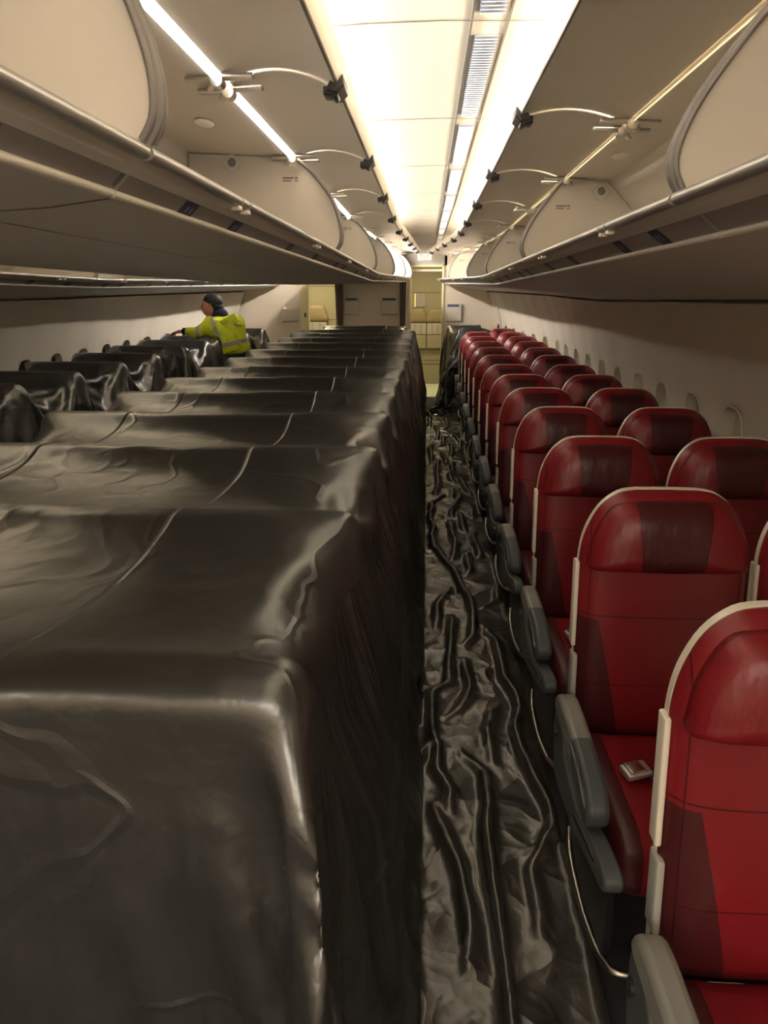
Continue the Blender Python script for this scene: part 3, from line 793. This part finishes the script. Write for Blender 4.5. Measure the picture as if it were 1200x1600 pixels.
# ------------------------------------------------------------------ red seats
def seat_parts(t, x, y, aisle_seat):
    """x = centre of the seat, y = top front edge of its backrest; everything in world space"""
    W = lambda vf: wv(vf, lambda p: (p[0], p[1], p[2] + zoff(y)))
    zf = zoff(y)
    def rake(vf):  # recline: the lower part of the backrest comes slightly forward
        return [(a, b - (1.17-c)*.10 + .0, c) for a, b, c in vf[0]], vf[1]
    hw = .232
    def sh_(o, dz):
        top = [(hw+o, .93), (hw-.002+o, .99), (hw-.016+o, 1.055), (hw-.050+o*.8, 1.120), (hw-.100+o*.6, 1.158+dz), (hw-.150, 1.168+dz)]
        return [(x+a, b) for a, b in smooth_poly(top, 4, closed=False)] + [(x, 1.169+dz)] + [(x-a, b) for a, b in smooth_poly(top, 4, closed=False)[::-1]] + [(x-hw-o, .70), (x-hw-o, .46), (x-hw+.02, .43), (x, .43), (x+hw-.02, .43), (x+hw+o, .46), (x+hw+o, .70)]
    outline = sh_(0, 0)
    outl2 = sh_(.001, .003)
    ref = (x, y, .81+zf)
    sh = obj('back_shell', W(rake(pillow(outl2, y+.042, y+.062, -.002, .02, 5))), M['cream'], t, loc=ref, auto=50)
    bk = obj('backrest', W(rake(pillow(outline, y+.035, y+.045, .050, 0, 9, 5))), M['l_back'], t, loc=ref, smooth=True)
    # headrest cushion
    h0 = [(x-.205, .958), (x-.212, .99), (x-.200, 1.05), (x-.165, 1.115), (x-.115, 1.142), (x, 1.148), (x+.115, 1.142), (x+.165, 1.115), (x+.200, 1.05), (x+.212, .99), (x+.205, .958), (x+.10, .953), (x, .951), (x-.10, .953)]
    ho = smooth_poly(h0, 4)
    obj('headrest', W(rake(pillow(ho, y-.018, y+.02, .050, 0, 8, 3.2))), M['l_head'], t, loc=(x, y, 1.05+zf), smooth=True)
    # cushion
    c = rbox((x, y-.30, .405), (.222, .255, .072), .055, 8)
    vs = []
    for a, b, cc in c[0]:
        k = max(0, (y-.45-b))/.1
        side_ = max(0, abs(a-x)-.13)/.09
        vs.append((a, b, cc - .030*k*k*.6 + (.016*side_ if cc > .42 else 0) + (.03*(b-(y-.30)) * -1 if cc > .4 else 0)))
    obj('seat_cushion', W((vs, c[1])), M['l_seat'], t, loc=(x, y-.30, .45+zf), smooth=True)
    # trims on both flanks of the back
    for s in ((-1,) if aisle_seat else (-1,)):
        xe = x + s*(hw+.004)
        tr = rake(rbox((xe, y+.045, .84), (.0065, .020, .125), .005, 3)); obj('side_trim', W(tr), M['cream'], t, auto=50)
        tr = rake(rbox((xe+.004, y+.035, .62), (.008, .024, .075), .006, 3)); obj('hinge_cover', W(tr), M['greytrim'], t, auto=50)
    # seat belt and buckle
    bx = x - .115; by = y-.30
    zt = .492
    bl = [(x+.19, y-.16, zt+.01), (x+.10, y-.20, zt), (x+.02, y-.27, zt), (bx+.03, by-.005, zt+.006)]
    v, f = [], []
    for i, p in enumerate(bl):
        for dy, dz in ((-.022, 0), (.022, 0), (.022, .003), (-.022, .003)): v.append((p[0], p[1]+dy, p[2]+dz))
    for i in range(len(bl)-1):
        for q in range(4): f.append((i*4+q, i*4+(q+1) % 4, (i+1)*4+(q+1) % 4, (i+1)*4+q))
    f += [(0, 1, 2, 3), (len(v)-4, len(v)-3, len(v)-2, len(v)-1)]
    sb = obj('seat_belt', W((v, f)), M['belt'], t)
    bb = rbox((0, 0, 0), (.034, .027, .009), .006, 3)
    rot = [(bx + a*math.cos(.25)-b*math.sin(.25), by + a*math.sin(.25)+b*math.cos(.25), zt+.014+c_ + a*.12) for a, b, c_ in bb[0]]
    bo = obj('buckle', W((rot, bb[1])), M['buckle'], sb, auto=50)
    lid = rbox((0, 0, .010), (.020, .023, .003), .003, 2)
    obj('buckle_lid', W(([(bx-.004 + a*math.cos(.25)-b*math.sin(.25), by + a*math.sin(.25)+b*math.cos(.25), zt+.014+c_ + a*.12) for a, b, c_ in lid[0]], lid[1])), M['metal'], bo, auto=50)
    # under-seat frame
    o = obj('seat_frame', W(join(tube([(x-.2, y-.42, .31), (x+.2, y-.42, .31)], .02, 8), tube([(x-.2, y-.10, .31), (x+.2, y-.10, .31)], .02, 8))), M['dark'], t, auto=60)
    for yy, lx_ in ((y-.42, x+.12), (y-.10, x+.12)):
        obj('leg', W(join(prism_x([(yy-.02, 0), (yy+.03, 0), (yy+.015, .31), (yy-.015, .31)], lx_-.015, lx_+.015))), M['dark'], t)
    if not aisle_seat: return
    # aisle armrest
    xa, xb = x-hw-.062, x-hw-.008
    pad = smooth_poly([(-.10, .565), (-.105, .605), (-.15, .626), (-.25, .628), (-.36, .622), (-.46, .610), (-.52, .588), (-.545, .555), (-.535, .520), (-.50, .505), (-.43, .522), (-.31, .548), (-.20, .555)], 4)
    # near part grey rubber, rear cap lighter
    arm = obj('armrest', W(prism_x([(y+a, b) for a, b in pad], xa, xb)), M['arm_two'], t, loc=(xa, y, zf)); bevel(arm, .014, 3, 50)
    obj('armrest_trim', W(tube([(xa-.001, y-.33, .598), (xa-.002, y-.42, .592), (xa-.002, y-.47, .580), (xa-.001, y-.515, .555)], .0022, 6)), M['chrome'], arm)
    sp = smooth_poly([(-.09, .56), (-.10, .42), (-.16, .37), (-.38, .395), (-.60, .455), (-.69, .485), (-.685, .525), (-.58, .515), (-.42, .475), (-.26, .49), (-.17, .56)], 4)
    pn = obj('side_panel', W(prism_x([(y+a, b) for a, b in sp], xa+.006, xb-.006)), M['armgrey'], t); bevel(pn, .006, 2, 50)
    obj('panel_trim', W(tube([(xa+.005, y-.40, .445), (xa+.005, y-.54, .480), (xa+.005, y-.62, .498)], .003, 6)), M['chrome'], pn)
    obj('panel_pivot', W(tube([(xa-.001, y-.12, .50), (xa+.008, y-.12, .50)], .016, 12)), M['dark'], pn, auto=50)
    obj('leg_space_dark_sheet', W(prism_x([(y-.05, .05), (y-.50, .10), (y-.52, .18), (y-.50, .40), (y-.12, .38), (y-.02, .30)], x-hw+.012, x-hw+.03)), M['legspacedark'], t)  # black sheet standing in for the dark leg space under the seat
    # luggage bar: runs along the aisle side then turns in under the seat front
    bar = smooth_poly([(x-hw+.010, y-.10, .16), (x-hw+.002, y-.16, .125), (x-hw, y-.27, .11), (x-hw+.002, y-.40, .11), (x-hw+.018, y-.515, .115), (x-hw+.07, y-.56, .12), (x+.1, y-.56, .12)], 5, closed=False)
    obj('luggage_bar', W(tube(bar, .009, 8)), M['barmetal'], t, auto=60)
M['barmetal'] = mat('satin_steel_bar', (.58, .55, .50), .28, 1)
M['legspacedark'] = mat('leg_space_darkness', (.010, .011, .015), .45)
M['buckle'] = mat('buckle_metal', (.70, .68, .64), .35, .8)
def arm_two():
    m = mat('armrest_two_tone', (.1, .1, .1), .45); b = NB(m); co, x, y, z = b.obj()
    f = b.math('GREATER_THAN', y, -.34)
    up = b.math('GREATER_THAN', b.math('ADD', z, b.math('MULTIPLY', y, .05)), .545)
    f = b.math('MULTIPLY', f, up)
    b.to(b.mix(f, (.060, .068, .070), (.21, .205, .18)), 'Base Color'); n = b.noise(co, 900, 2); b.to(b.bump(n, .15, .001), 'Normal'); return m
M['arm_two'] = arm_two()
def copy_tree(o, parent=None):
    c = o.copy(); C.objects.link(c); c.parent = parent
    for ch in o.children: copy_tree(ch, c)
    return c
TH = ['closest', 'second', 'third', 'fourth', 'fifth', 'sixth', 'seventh', 'eighth', 'ninth', 'tenth', 'eleventh', 'twelfth', 'thirteenth']
AX, OX = .672, 1.167
Y0 = 1.94
aisle_proto = thing('airline_seat', (AX, Y0, 0), '', 'seat', 'red leather seats beside the aisle'); seat_parts(aisle_proto, AX, Y0, True)
out_proto = thing('airline_seat', (OX, Y0, 0), '', 'seat', 'red leather seats beside the right wall'); seat_parts(out_proto, OX, Y0, False)
for r in range(0, 12):
    y = Y0 + .8*(r-1)
    o = aisle_proto if r == 1 else copy_tree(aisle_proto)
    o.location = (AX, y, zoff(y)); o['_w'] = (AX, y, 0)
    o['label'] = ('red leather aisle seat with cream edging, cut off at the bottom right corner' if r == 0 else
                  'nearest red leather aisle seat in full view, silver buckle on its cushion' if r == 1 else
                  'red leather aisle seat in the right block, %s row from the camera' % TH[r] if r < 11 else
                  'red leather aisle seat next to the dark green draped seat at the rear')
for r in range(1, 13):
    y = Y0 + .8*(r-1)
    o = out_proto if r == 1 else copy_tree(out_proto)
    x = OX - (.115*max(0, y-9.6)*.6)
    o.location = (x, y, zoff(y)); o['_w'] = (x, y, 0)
    o['label'] = ('red leather wall-side seat cut by the right edge, only its cream left edge in view' if r == 1 and False else
                  'red leather wall-side seat under the windows, %s row from the camera' % TH[r] if r < 12 else
                  'rearmost red leather wall-side seat, behind all the others')

# ------------------------------------------------------------------ cloth solver (position based, numpy)
def cloth(P, rest_u, rest_v, boxes, steps=60, iters=8, xlim=None, bend=.15, floor=.006, grav=9.8, damp=.985, fric=.5, pin=None, seed=1):
    ny, nx = P.shape[:2]; V = np.zeros_like(P); dt = 1/60.
    bx = [(np.array(c, float), np.array(h, float), r) for c, h, r in boxes]
    ru, rv = rest_u, rest_v; rd = math.hypot(ru, rv)
    def con(a, b, L, k=1.0, only_stretch=False):
        A = P[a]; B = P[b]; d = B-A; l = np.sqrt((d*d).sum(-1, keepdims=True))+1e-9
        c = (l-L)/l*.5*k
        if only_stretch: c = np.maximum(c, 0)
        P[a] = A + d*c; P[b] = B - d*c
    sl = slice
    for st in range(steps):
        V[..., 2] -= grav*dt; V *= damp
        old = P.copy(); P += V*dt
        for it in range(iters):
            for o_ in (0, 1):
                n = (nx-1-o_+1)//2; a = sl(o_, o_+2*n-1, 2); b = sl(o_+1, o_+2*n, 2); con((sl(None), a), (sl(None), b), ru)
                n = (ny-1-o_+1)//2; a = sl(o_, o_+2*n-1, 2); b = sl(o_+1, o_+2*n, 2); con((a,), (b,), rv)
            for o_ in (0, 1):
                n = (nx-1-o_+1)//2; a = sl(o_, o_+2*n-1, 2); b = sl(o_+1, o_+2*n, 2)
                for q in (0, 1):
                    m_ = (ny-1-q+1)//2; c0 = sl(q, q+2*m_-1, 2); c1 = sl(q+1, q+2*m_, 2)
                    con((c0, a), (c1, b), rd, .5); con((c0, b), (c1, a), rd, .5)
            if bend:
                for o_ in range(4):
                    idx = np.arange(o_, nx-2, 4)
                    if len(idx): con((sl(None), idx), (sl(None), idx+2), 2*ru, bend)
                    idx = np.arange(o_, ny-2, 4)
                    if len(idx): con((idx,), (idx+2,), 2*rv, bend)
            if it % 2 == 1 or it == iters-1:
                for c, h, r in bx:
                    lo = c-h-.012; hi = c+h+.012
                    msk = (P[..., 0] > lo[0]) & (P[..., 0] < hi[0]) & (P[..., 1] > lo[1]) & (P[..., 1] < hi[1]) & (P[..., 2] > lo[2]) & (P[..., 2] < hi[2])
                    if not msk.any(): continue
                    p = P[msk]-c; q = np.abs(p)-(h-r); qm = np.maximum(q, 0); ln = np.sqrt((qm*qm).sum(-1))
                    sd = ln + np.minimum(q.max(-1), 0) - r
                    g = np.zeros_like(p); ou = ln > 1e-9; g[ou] = qm[ou]/ln[ou][:, None]
                    ins = ~ou
                    qe = q[ins].copy(); top_d = h[2]-p[ins, 2]      # tall thin bodies: prefer lifting the sheet back to the top
                    qe[:, 2] = np.where(top_d < .45, np.maximum(qe[:, 2], -.006), qe[:, 2])
                    ax_ = np.argmax(qe, -1); gi = np.zeros_like(qe); gi[np.arange(len(ax_)), ax_] = 1; g[ins] = gi
                    dsel = (-(q[ins][np.arange(len(ax_)), ax_])) if len(ax_) else np.zeros(0)
                    sd[ins] = np.minimum(-dsel - r, 0)
                    g *= np.sign(p)+(p == 0)
                    push = np.maximum(.006-sd, 0)[:, None]*g
                    hit = (push != 0).any(-1)
                    np_ = P[msk]+push
                    oo = old[msk]; np_[hit] += (oo[hit]-np_[hit])*fric*.15
                    P[msk] = np_
                fl = P[..., 2] < floor
                P[..., 2] = np.maximum(P[..., 2], floor)
                if fl.any(): P[fl, :2] += (old[fl, :2]-P[fl, :2])*fric*.5
                if xlim is not None: P[..., 0] = np.clip(P[..., 0], xlim[0], xlim[1])
                if pin is not None: pin(P)
        V = (P-old)/dt
        sp = np.sqrt((V*V).sum(-1, keepdims=True)); V *= np.minimum(1, (.7 if st < 12 else 2.2)/(sp+1e-9))
    return P
def grid_obj(name, P, m, label, cat, group=None, sub=1, thick=0.0):
    ny, nx = P.shape[:2]
    v = [warp_floor(tuple(p)) for p in P.reshape(-1, 3).tolist()]
    f = [(j*nx+i, j*nx+i+1, (j+1)*nx+i+1, (j+1)*nx+i) for j in range(ny-1) for i in range(nx-1)]
    me = bpy.data.meshes.new(name); me.from_pydata(v, [], f); me.materials.append(m); me.shade_smooth()
    o = bpy.data.objects.new(name, me); C.objects.link(o)
    if sub: subd(o, sub)
    tag(o, label, cat, group); o['_w'] = (0, 0, 0)
    return o
def nfield(ny, nx, cy, cx, amp, seed):
    r_ = np.random.RandomState(seed); g = r_.normal(0, 1, (cy, cx)); yy = np.linspace(0, cy-1.001, ny); xx = np.linspace(0, cx-1.001, nx)
    iy = yy.astype(int); ix = xx.astype(int); fy = (yy-iy)[:, None]; fx = (xx-ix)[None, :]
    fy = fy*fy*(3-2*fy); fx = fx*fx*(3-2*fx); iy1 = np.minimum(iy+1, cy-1); ix1 = np.minimum(ix+1, cx-1)
    return amp*((g[np.ix_(iy, ix)]*(1-fx)+g[np.ix_(iy, ix1)]*fx)*(1-fy)+(g[np.ix_(iy1, ix)]*(1-fx)+g[np.ix_(iy1, ix1)]*fx)*fy)
def drape(x0, x1, xl, xr, yf, yback, front, back, ztop, slack_y, du, dv, flare=.10, jit=.004, seed=3, fflare=.02):
    """initial sheet: flat over the tops, hanging down left (xl), right (xr), front, back by given lengths"""
    rng = np.random.RandomState(seed)
    us = np.arange(-xl, (x1-x0)+xr+1e-6, du); L = yback-yf
    vs = np.arange(-front, L*slack_y+back+1e-6, dv)
    P = np.zeros((len(vs), len(us), 3))
    for j, v in enumerate(vs):
        ov = -v if v < 0 else (v-L*slack_y if v > L*slack_y else 0)
        yb = yf + min(max(v, 0), L*slack_y)/slack_y
        for i, u in enumerate(us):
            ou = -u if u < 0 else (u-(x1-x0) if u > (x1-x0) else 0)
            xb = x0 + min(max(u, 0), x1-x0)
            m_ = min(ou, ov)*.45
            su = -1 if u < 0 else 1; sv = -1 if v < 0 else 1
            P[j, i] = (xb + su*(m_ + flare*ou*.6 if ou else 0), yb + sv*(m_ + (fflare if sv < 0 else flare*.3)*ov if ov else 0), ztop - max(ou, ov)*.985)
    P += rng.normal(0, jit, P.shape)
    P[..., 2] = np.maximum(P[..., 2], .01)
    return P

# covered middle block -------------------------------------------------------
XL, XR = -1.80, -.16
rows = [.865 + .8*k for k in range(14)]
bxs = []
for k, yr in enumerate(rows):
    xl_, xr_ = (XL, XR) if k < 13 else (-1.58, -.30)
    jr = np.random.RandomState(100+k)
    n = 4
    for q in range(n):      # one box per hidden seat back so that the crest undulates
        a = xl_+(xr_-xl_)*q/n; b = xl_+(xr_-xl_)*(q+1)/n; top = 1.165 + jr.uniform(-.010, .004)
        bxs.append((((a+b)/2, yr+.05, top/2), ((b-a)/2, .06, top/2), .025))
    for xx in ((XR+.045, XL-.045) if k else ()):
        bxs.append(((xx, yr-.22, .32), (.05, .24, .32), .04))
import time as _t
_t0 = _t.time()
P = drape(XL, XR, 1.16, 1.19, .84, rows[-1]+.10, 1.22, .6, 1.19, 1.024, .024, .025, flare=.12)
P[..., 2] += nfield(P.shape[0], P.shape[1], 130, 26, .012, 5) + nfield(P.shape[0], P.shape[1], 300, 60, .006, 6)
P[..., 0] += nfield(P.shape[0], P.shape[1], 160, 10, .014, 7)
P = cloth(P, .024, .025, bxs, steps=STEPS_A, iters=14, xlim=(-2.02, .012), bend=.10, grav=1.6, damp=.97)
print('quad cloth', _t.time()-_t0)
grid_obj('plastic_cover', P, M['sheet'], 'large black plastic sheet draped over the whole middle block of seats', 'plastic sheet')

# covered seats along the left wall -------------------------------------------
def left_block(y_rows, label, seed, slack, dx=.03, back=.3, front=.75, top=1.165, sh=0.0, xr=-2.02):
    b = []
    for yr in y_rows:
        w_ = .115*max(0, yr-8.6)*.8
        b.append(((-2.93+w_, yr+.05, top/2), (.42, .06, top/2), .04))
        b.append(((-2.93+w_, yr-.24, .31), (.45, .25, .31), .05))
    P = drape(-3.33+sh, -2.49+sh*.6, .30, 1.1, y_rows[0], y_rows[-1]+.1, front, back, top+.05, slack, dx, dx, flare=.2, seed=seed, jit=.008)
    P = cloth(P, dx, dx, b, steps=STEPS_B, iters=10, xlim=(-3.41+sh, xr), bend=.06, grav=2.0)
    return grid_obj('plastic_cover', P, M['sheet2'], label, 'plastic sheet', sub=1)
left_block([2.78, 3.58, 4.38, 5.18, 5.98, 6.78], 'crumpled black plastic sheet over the near rows of seats by the left wall', 5, 1.13)
left_block([7.62, 8.40, 9.05], 'loose black plastic sheet that the person is spreading over the left wall seats', 8, 1.10, dx=.034, sh=.06, xr=-2.27)
left_block([9.85, 10.6], 'dull black plastic sheet over the last left wall seats behind the person', 9, 1.06, dx=.034, sh=.24)

# covered last aisle seat on the right ----------------------------------------
b = [((.64, 10.79, .585), (.21, .05, .585), .05), ((1.0, 11.50, .585), (.52, .05, .585), .05), ((.55, 11.5, .585), (.25, .05, .585), .05), ((.62, 10.5, .31), (.30, .25, .31), .05), ((.62, 11.3, .31), (.30, .25, .31), .05)]
P = drape(.42, .86, 1.15, .25, 10.74, 11.6, 1.05, .3, 1.20, 1.04, .03, .03, flare=.25, seed=12, jit=.008)
P = cloth(P, .03, .03, b, steps=STEPS_B, iters=10, xlim=(.03, 1.05), bend=.06, grav=2.0)
grid_obj('plastic_cover', P, M['sheet2'], 'dark plastic sheet over the rearmost right aisle seats, hanging down into the aisle', 'plastic sheet')

# plastic on the aisle floor --------------------------------------------------
rng = np.random.RandomState(4)
du = .0165
Wd, Ln = .62, 9.9
nx, ny = int(Wd/du), int(Ln*1.012/du)
P = np.zeros((ny, nx, 3))
sx = np.linspace(0, 1, nx); sy = np.linspace(0, 1, ny)
# smooth random field for the first rumples
def field(ny, nx, cy, cx, amp):
    g = rng.normal(0, 1, (cy, cx)); yy = np.linspace(0, cy-1.001, ny); xx = np.linspace(0, cx-1.001, nx)
    iy = yy.astype(int); ix = xx.astype(int); fy = (yy-iy)[:, None]; fx = (xx-ix)[None, :]
    fy = fy*fy*(3-2*fy); fx = fx*fx*(3-2*fx)
    a = g[np.ix_(iy, ix)]; b_ = g[np.ix_(iy, np.minimum(ix+1, cx-1))]; c_ = g[np.ix_(np.minimum(iy+1, cy-1), ix)]; d_ = g[np.ix_(np.minimum(iy+1, cy-1), np.minimum(ix+1, cx-1))]
    return amp*((a*(1-fx)+b_*fx)*(1-fy)+(c_*(1-fx)+d_*fx)*fy)
P[..., 0] = -.01 + .45*sx[None, :]
P[..., 1] = .55 + Ln*sy[:, None]
P[..., 2] = .04 + np.abs(field(ny, nx, 26, 7, .045)) + field(ny, nx, 60, 5, .018)
P[..., 2] = np.maximum(P[..., 2], .008)
P = cloth(P, du, du, [((-.06, 6, .3), (.045, 7, .3), .01)], steps=STEPS_C, iters=7, xlim=(-.012, .462), bend=.5, grav=3.0, damp=.93, fric=.7)
grid_obj('aisle_floor_sheet', P, M['sheet3'], 'crumpled black plastic sheet lying along the aisle floor', 'plastic sheet')

# ------------------------------------------------------------------ person
def skinmesh(name, nodes, edges, m, parent, loc, sub=2, root=0):
    me = bpy.data.meshes.new(name)
    me.from_pydata([(p[0]-loc[0], p[1]-loc[1], p[2]-loc[2]) for p, r in nodes], edges, [])
    o = bpy.data.objects.new(name, me); C.objects.link(o)
    md = o.modifiers.new('skin', 'SKIN'); md.use_smooth_shade = True
    for i, (p, r) in enumerate(nodes):
        sv = me.skin_vertices[0].data[i]; sv.radius = r if isinstance(r, tuple) else (r, r); sv.use_root = (i == root)
    subd(o, sub)
    dg = bpy.context.evaluated_depsgraph_get(); dg.update()
    me2 = bpy.data.meshes.new_from_object(o.evaluated_get(dg)); bpy.data.objects.remove(o)
    q = bpy.data.objects.new(name, me2); C.objects.link(q); me2.materials.clear(); me2.materials.append(m); me2.shade_smooth()
    if parent is not None:
        pw = parent['_w']; q.parent = parent; q.location = (loc[0]-pw[0], loc[1]-pw[1], loc[2]-pw[2])
    else: q.location = loc
    q['_w'] = loc; return q
fz = zoff(7.9)
pel = (-2.020, 7.90, .95+fz); sp1 = (-2.035, 7.89, 1.12+fz); ch = (-2.090, 7.88, 1.28+fz); ch2 = (-2.150, 7.87, 1.385+fz)
nk = (-2.225, 7.87, 1.455+fz); hd0 = (-2.275, 7.86, 1.52+fz); hd1 = (-2.305, 7.86, 1.595+fz)
ls = (-2.235, 7.745, 1.375+fz); rs = (-2.060, 7.99, 1.40+fz)
le = (-2.410, 7.70, 1.285+fz); lw = (-2.590, 7.78, 1.31+fz)
re = (-2.270, 8.12, 1.25+fz); rw = (-2.470, 8.10, 1.27+fz)
lh, rh = (-2.060, 7.815, .91+fz), (-1.980, 7.985, .91+fz)
lk, rk = (-2.110, 7.80, .50+fz), (-2.010, 8.0, .50+fz)
la, ra = (-2.060, 7.80, .09+fz), (-1.970, 8.02, .09+fz)
lt, rt = (-2.220, 7.83, .045+fz), (-2.130, 8.06, .045+fz)
person = skinmesh('person',
    [(pel, (.12, .10)), (sp1, (.115, .095)), (ch, (.13, .10)), (ch2, (.11, .09)), (nk, .052), (hd0, (.070, .078)), (hd1, (.082, .092)),
     (ls, .055), (le, .042), (lw, .028), (rs, .055), (re, .042), (rw, .028),
     (lh, .085), (lk, .058), (la, .042), (rh, .085), (rk, .058), (ra, .042), (lt, .035), (rt, .035)],
    [(0,1), (1,2), (2,3), (3,4), (4,5), (5,6), (3,7), (7,8), (8,9), (3,10), (10,11), (11,12), (0,13), (13,14), (14,15), (0,16), (16,17), (17,18), (15,19), (18,20)],
    M['skin'], None, (-2.040, 7.9, fz))
tag(person, 'person in dirty yellow hi-vis jacket leaning over the covered left wall seats', 'person')
# trousers, jacket, sleeves, hair, hands
skinmesh('trousers', [((-2.028, 7.90, 1.14+fz), (.150, .132)), (pel, (.160, .140)), (lh, .098), (lk, .072), ((la[0], la[1], la[2]+.02), .060), (rh, .098), (rk, .072), ((ra[0], ra[1], ra[2]+.02), .060)],
    [(0,1), (1,2), (2,3), (3,4), (1,5), (5,6), (6,7)], M['navy'], person, (-2.040, 7.9, fz), root=1)
skinmesh('shoe', [(la, .05), ((-2.140, 7.815, .055+fz), .048), (lt, .042)], [(0,1), (1,2)], M['dark'], person, (-2.040, 7.9, fz))
skinmesh('shoe', [(ra, .05), ((-2.050, 8.04, .055+fz), .048), (rt, .042)], [(0,1), (1,2)], M['dark'], person, (-2.040, 7.9, fz))
skinmesh('fleece', [((-2.025, 7.90, .97+fz), (.150, .132)), (sp1, (.150, .130)), (ch, (.155, .130))], [(0,1), (1,2)], M['navy'], person, (-2.15, 7.9, fz))
skinmesh('cuff', [((-2.54, 7.755, 1.303+fz), .050), ((-2.60, 7.775, 1.31+fz), .042)], [(0,1)], M['navy'], person, (-2.15, 7.9, fz))
jk = [((-2.025, 7.895, 1.05+fz), (.165, .145)), (sp1, (.165, .145)), (ch, (.178, .152)), (ch2, (.165, .140)), (ls, .095), (rs, .095), ((-2.33, 7.72, 1.335+fz), .078), (le, .068), ((-2.50, 7.74, 1.30+fz), .056), ((-2.55, 7.76, 1.305+fz), .052), (re, .066), ((-2.42, 8.10, 1.265+fz), .052)]
vest = skinmesh('hi_vis_jacket', jk, [(0,1), (1,2), (2,3), (3,4), (3,5), (4,6), (6,7), (7,8), (8,9), (5,10), (10,11)], M['vest'], person, (-2.15, 7.9, .95+fz), root=2)
def ellip(c, r, axes=None, n=20, k=14):
    A = axes or (Vector((1, 0, 0)), Vector((0, 1, 0)), Vector((0, 0, 1))); v, f = [], []
    for j in range(k+1):
        ph = PI*j/k
        for i in range(n):
            t = 2*PI*i/n
            p = Vector(c) + A[0]*(r[0]*math.sin(ph)*math.cos(t)) + A[1]*(r[1]*math.sin(ph)*math.sin(t)) + A[2]*(r[2]*math.cos(ph)); v.append(tuple(p))
    for j in range(k):
        for i in range(n): f.append((j*n+i, j*n+(i+1) % n, (j+1)*n+(i+1) % n, (j+1)*n+i))
    return v, f
skinmesh('collar_base', [((-2.16, 7.87, 1.42+fz), .100), ((-2.205, 7.868, 1.475+fz), (.088, .088)), ((-2.235, 7.866, 1.52+fz), (.080, .082))], [(0,1), (1,2)], M['navy'], person, (-2.15, 7.9, fz), sub=2)
obj('collar', ellip((-2.215, 7.862, 1.485+fz), (.085, .088, .075)), M['navy'], person, smooth=True)
obj('hair', ellip((-2.268, 7.864, 1.602+fz), (.104, .090, .098)), M['hair'], person, smooth=True)
obj('hair_nape', ellip((-2.232, 7.862, 1.550+fz), (.072, .080, .062)), M['hair'], person, smooth=True)
# face turned towards the left wall, cheek just visible
hx, hy, hz = -2.295, 7.845, 1.575+fz
fdir = Vector((-.93, -.10, -.35)).normalized(); side_ = fdir.cross(Vector((0, 0, 1))).normalized(); upv = side_.cross(fdir)
def fpt(a, b, c): return tuple(Vector((hx, hy, hz)) + side_*a + upv*b + fdir*c)
obj('face', ellip(fpt(0, -.030, .022), (.078, .098, .080), (side_, upv, fdir)), M['skin'], person, smooth=True)
skinmesh('nose', [(fpt(0, .010, .086), .010), (fpt(0, -.018, .098), .012)], [(0,1)], M['skin'], person, (-2.15, 7.9, fz))
for s in (-1, 1):
    skinmesh('ear', [(fpt(s*.072, .015, -.01), .010), (fpt(s*.078, -.015, -.006), .012)], [(0,1)], M['skin'], person, (-2.040, 7.9, fz))
    obj('eye', tube([fpt(s*.030, .012, .080), fpt(s*.030, .012, .090)], .010, 10), M['dark'], person)
obj('mouth', tube([fpt(-.022, -.048, .079), fpt(0, -.050, .086), fpt(.022, -.048, .079)], .004, 6), mat('lips', (.30, .10, .08), .5), person)
def hand(wr, d, flip):
    d = Vector(d).normalized(); up = Vector((0, 0, 1)); s = d.cross(up).normalized()*flip; n = s.cross(d).normalized()
    w_ = Vector(wr); nodes = [(tuple(w_), .026), (tuple(w_+d*.05), (.036, .018)), (tuple(w_+d*.085), (.038, .016))]; ed = [(0,1), (1,2)]
    for i, (o_, L) in enumerate(((-.030, .062), (-.010, .074), (.010, .070), (.029, .054))):
        b0 = len(nodes); base = w_+d*.088+s*o_
        nodes += [(tuple(base), .0095), (tuple(base+d*L*.5-up*.006), .0088), (tuple(base+d*L*.85-up*.028), .0078)]
        ed += [(2, b0), (b0, b0+1), (b0+1, b0+2)]
    b0 = len(nodes); base = w_+d*.035-s*.032
    nodes += [(tuple(base), .012), (tuple(base+d*.035-s*.022), .0105), (tuple(base+d*.065-s*.026-up*.010), .009)]; ed += [(1, b0), (b0, b0+1), (b0+1, b0+2)]
    skinmesh('hand', nodes, ed, M['skin'], person, (-2.040, 7.9, fz), sub=1)
hand(lw, (-.92, .25, -.18), 1); hand(rw, (-.95, 0, -.2), -1)
# emblem and lettering bar on the back of the vest
cdir = Vector((1.0, -1.25, .28)).normalized()
cc = Vector((-2.085, 7.88, 1.36+fz)) + cdir*.105
right = Vector((0, 0, 1)).cross(cdir).normalized(); u_ = cdir.cross(right).normalized()
def patch(a0, a1, b0, b1, off):
    v = [tuple(cc+right*a+u_*b+cdir*(off+q)) for q in (0, .004) for a, b in ((a0, b0), (a1, b0), (a1, b1), (a0, b1))]
    return v, [(0,1,2,3), (4,5,6,7), (0,1,5,4), (1,2,6,5), (2,3,7,6), (3,0,4,7)]
obj('emblem', patch(-.055, -.01, -.055, .0, .018), M['dark'], person)
obj('emblem_mark', join(patch(-.047, -.030, -.045, -.010, .021), patch(-.030, -.018, -.030, -.010, .021)), M['strip'], person)
obj('lettering_bar', patch(.0, .055, -.025, -.008, .018), mat('faded_lettering', (.30, .35, .03), .6), person)
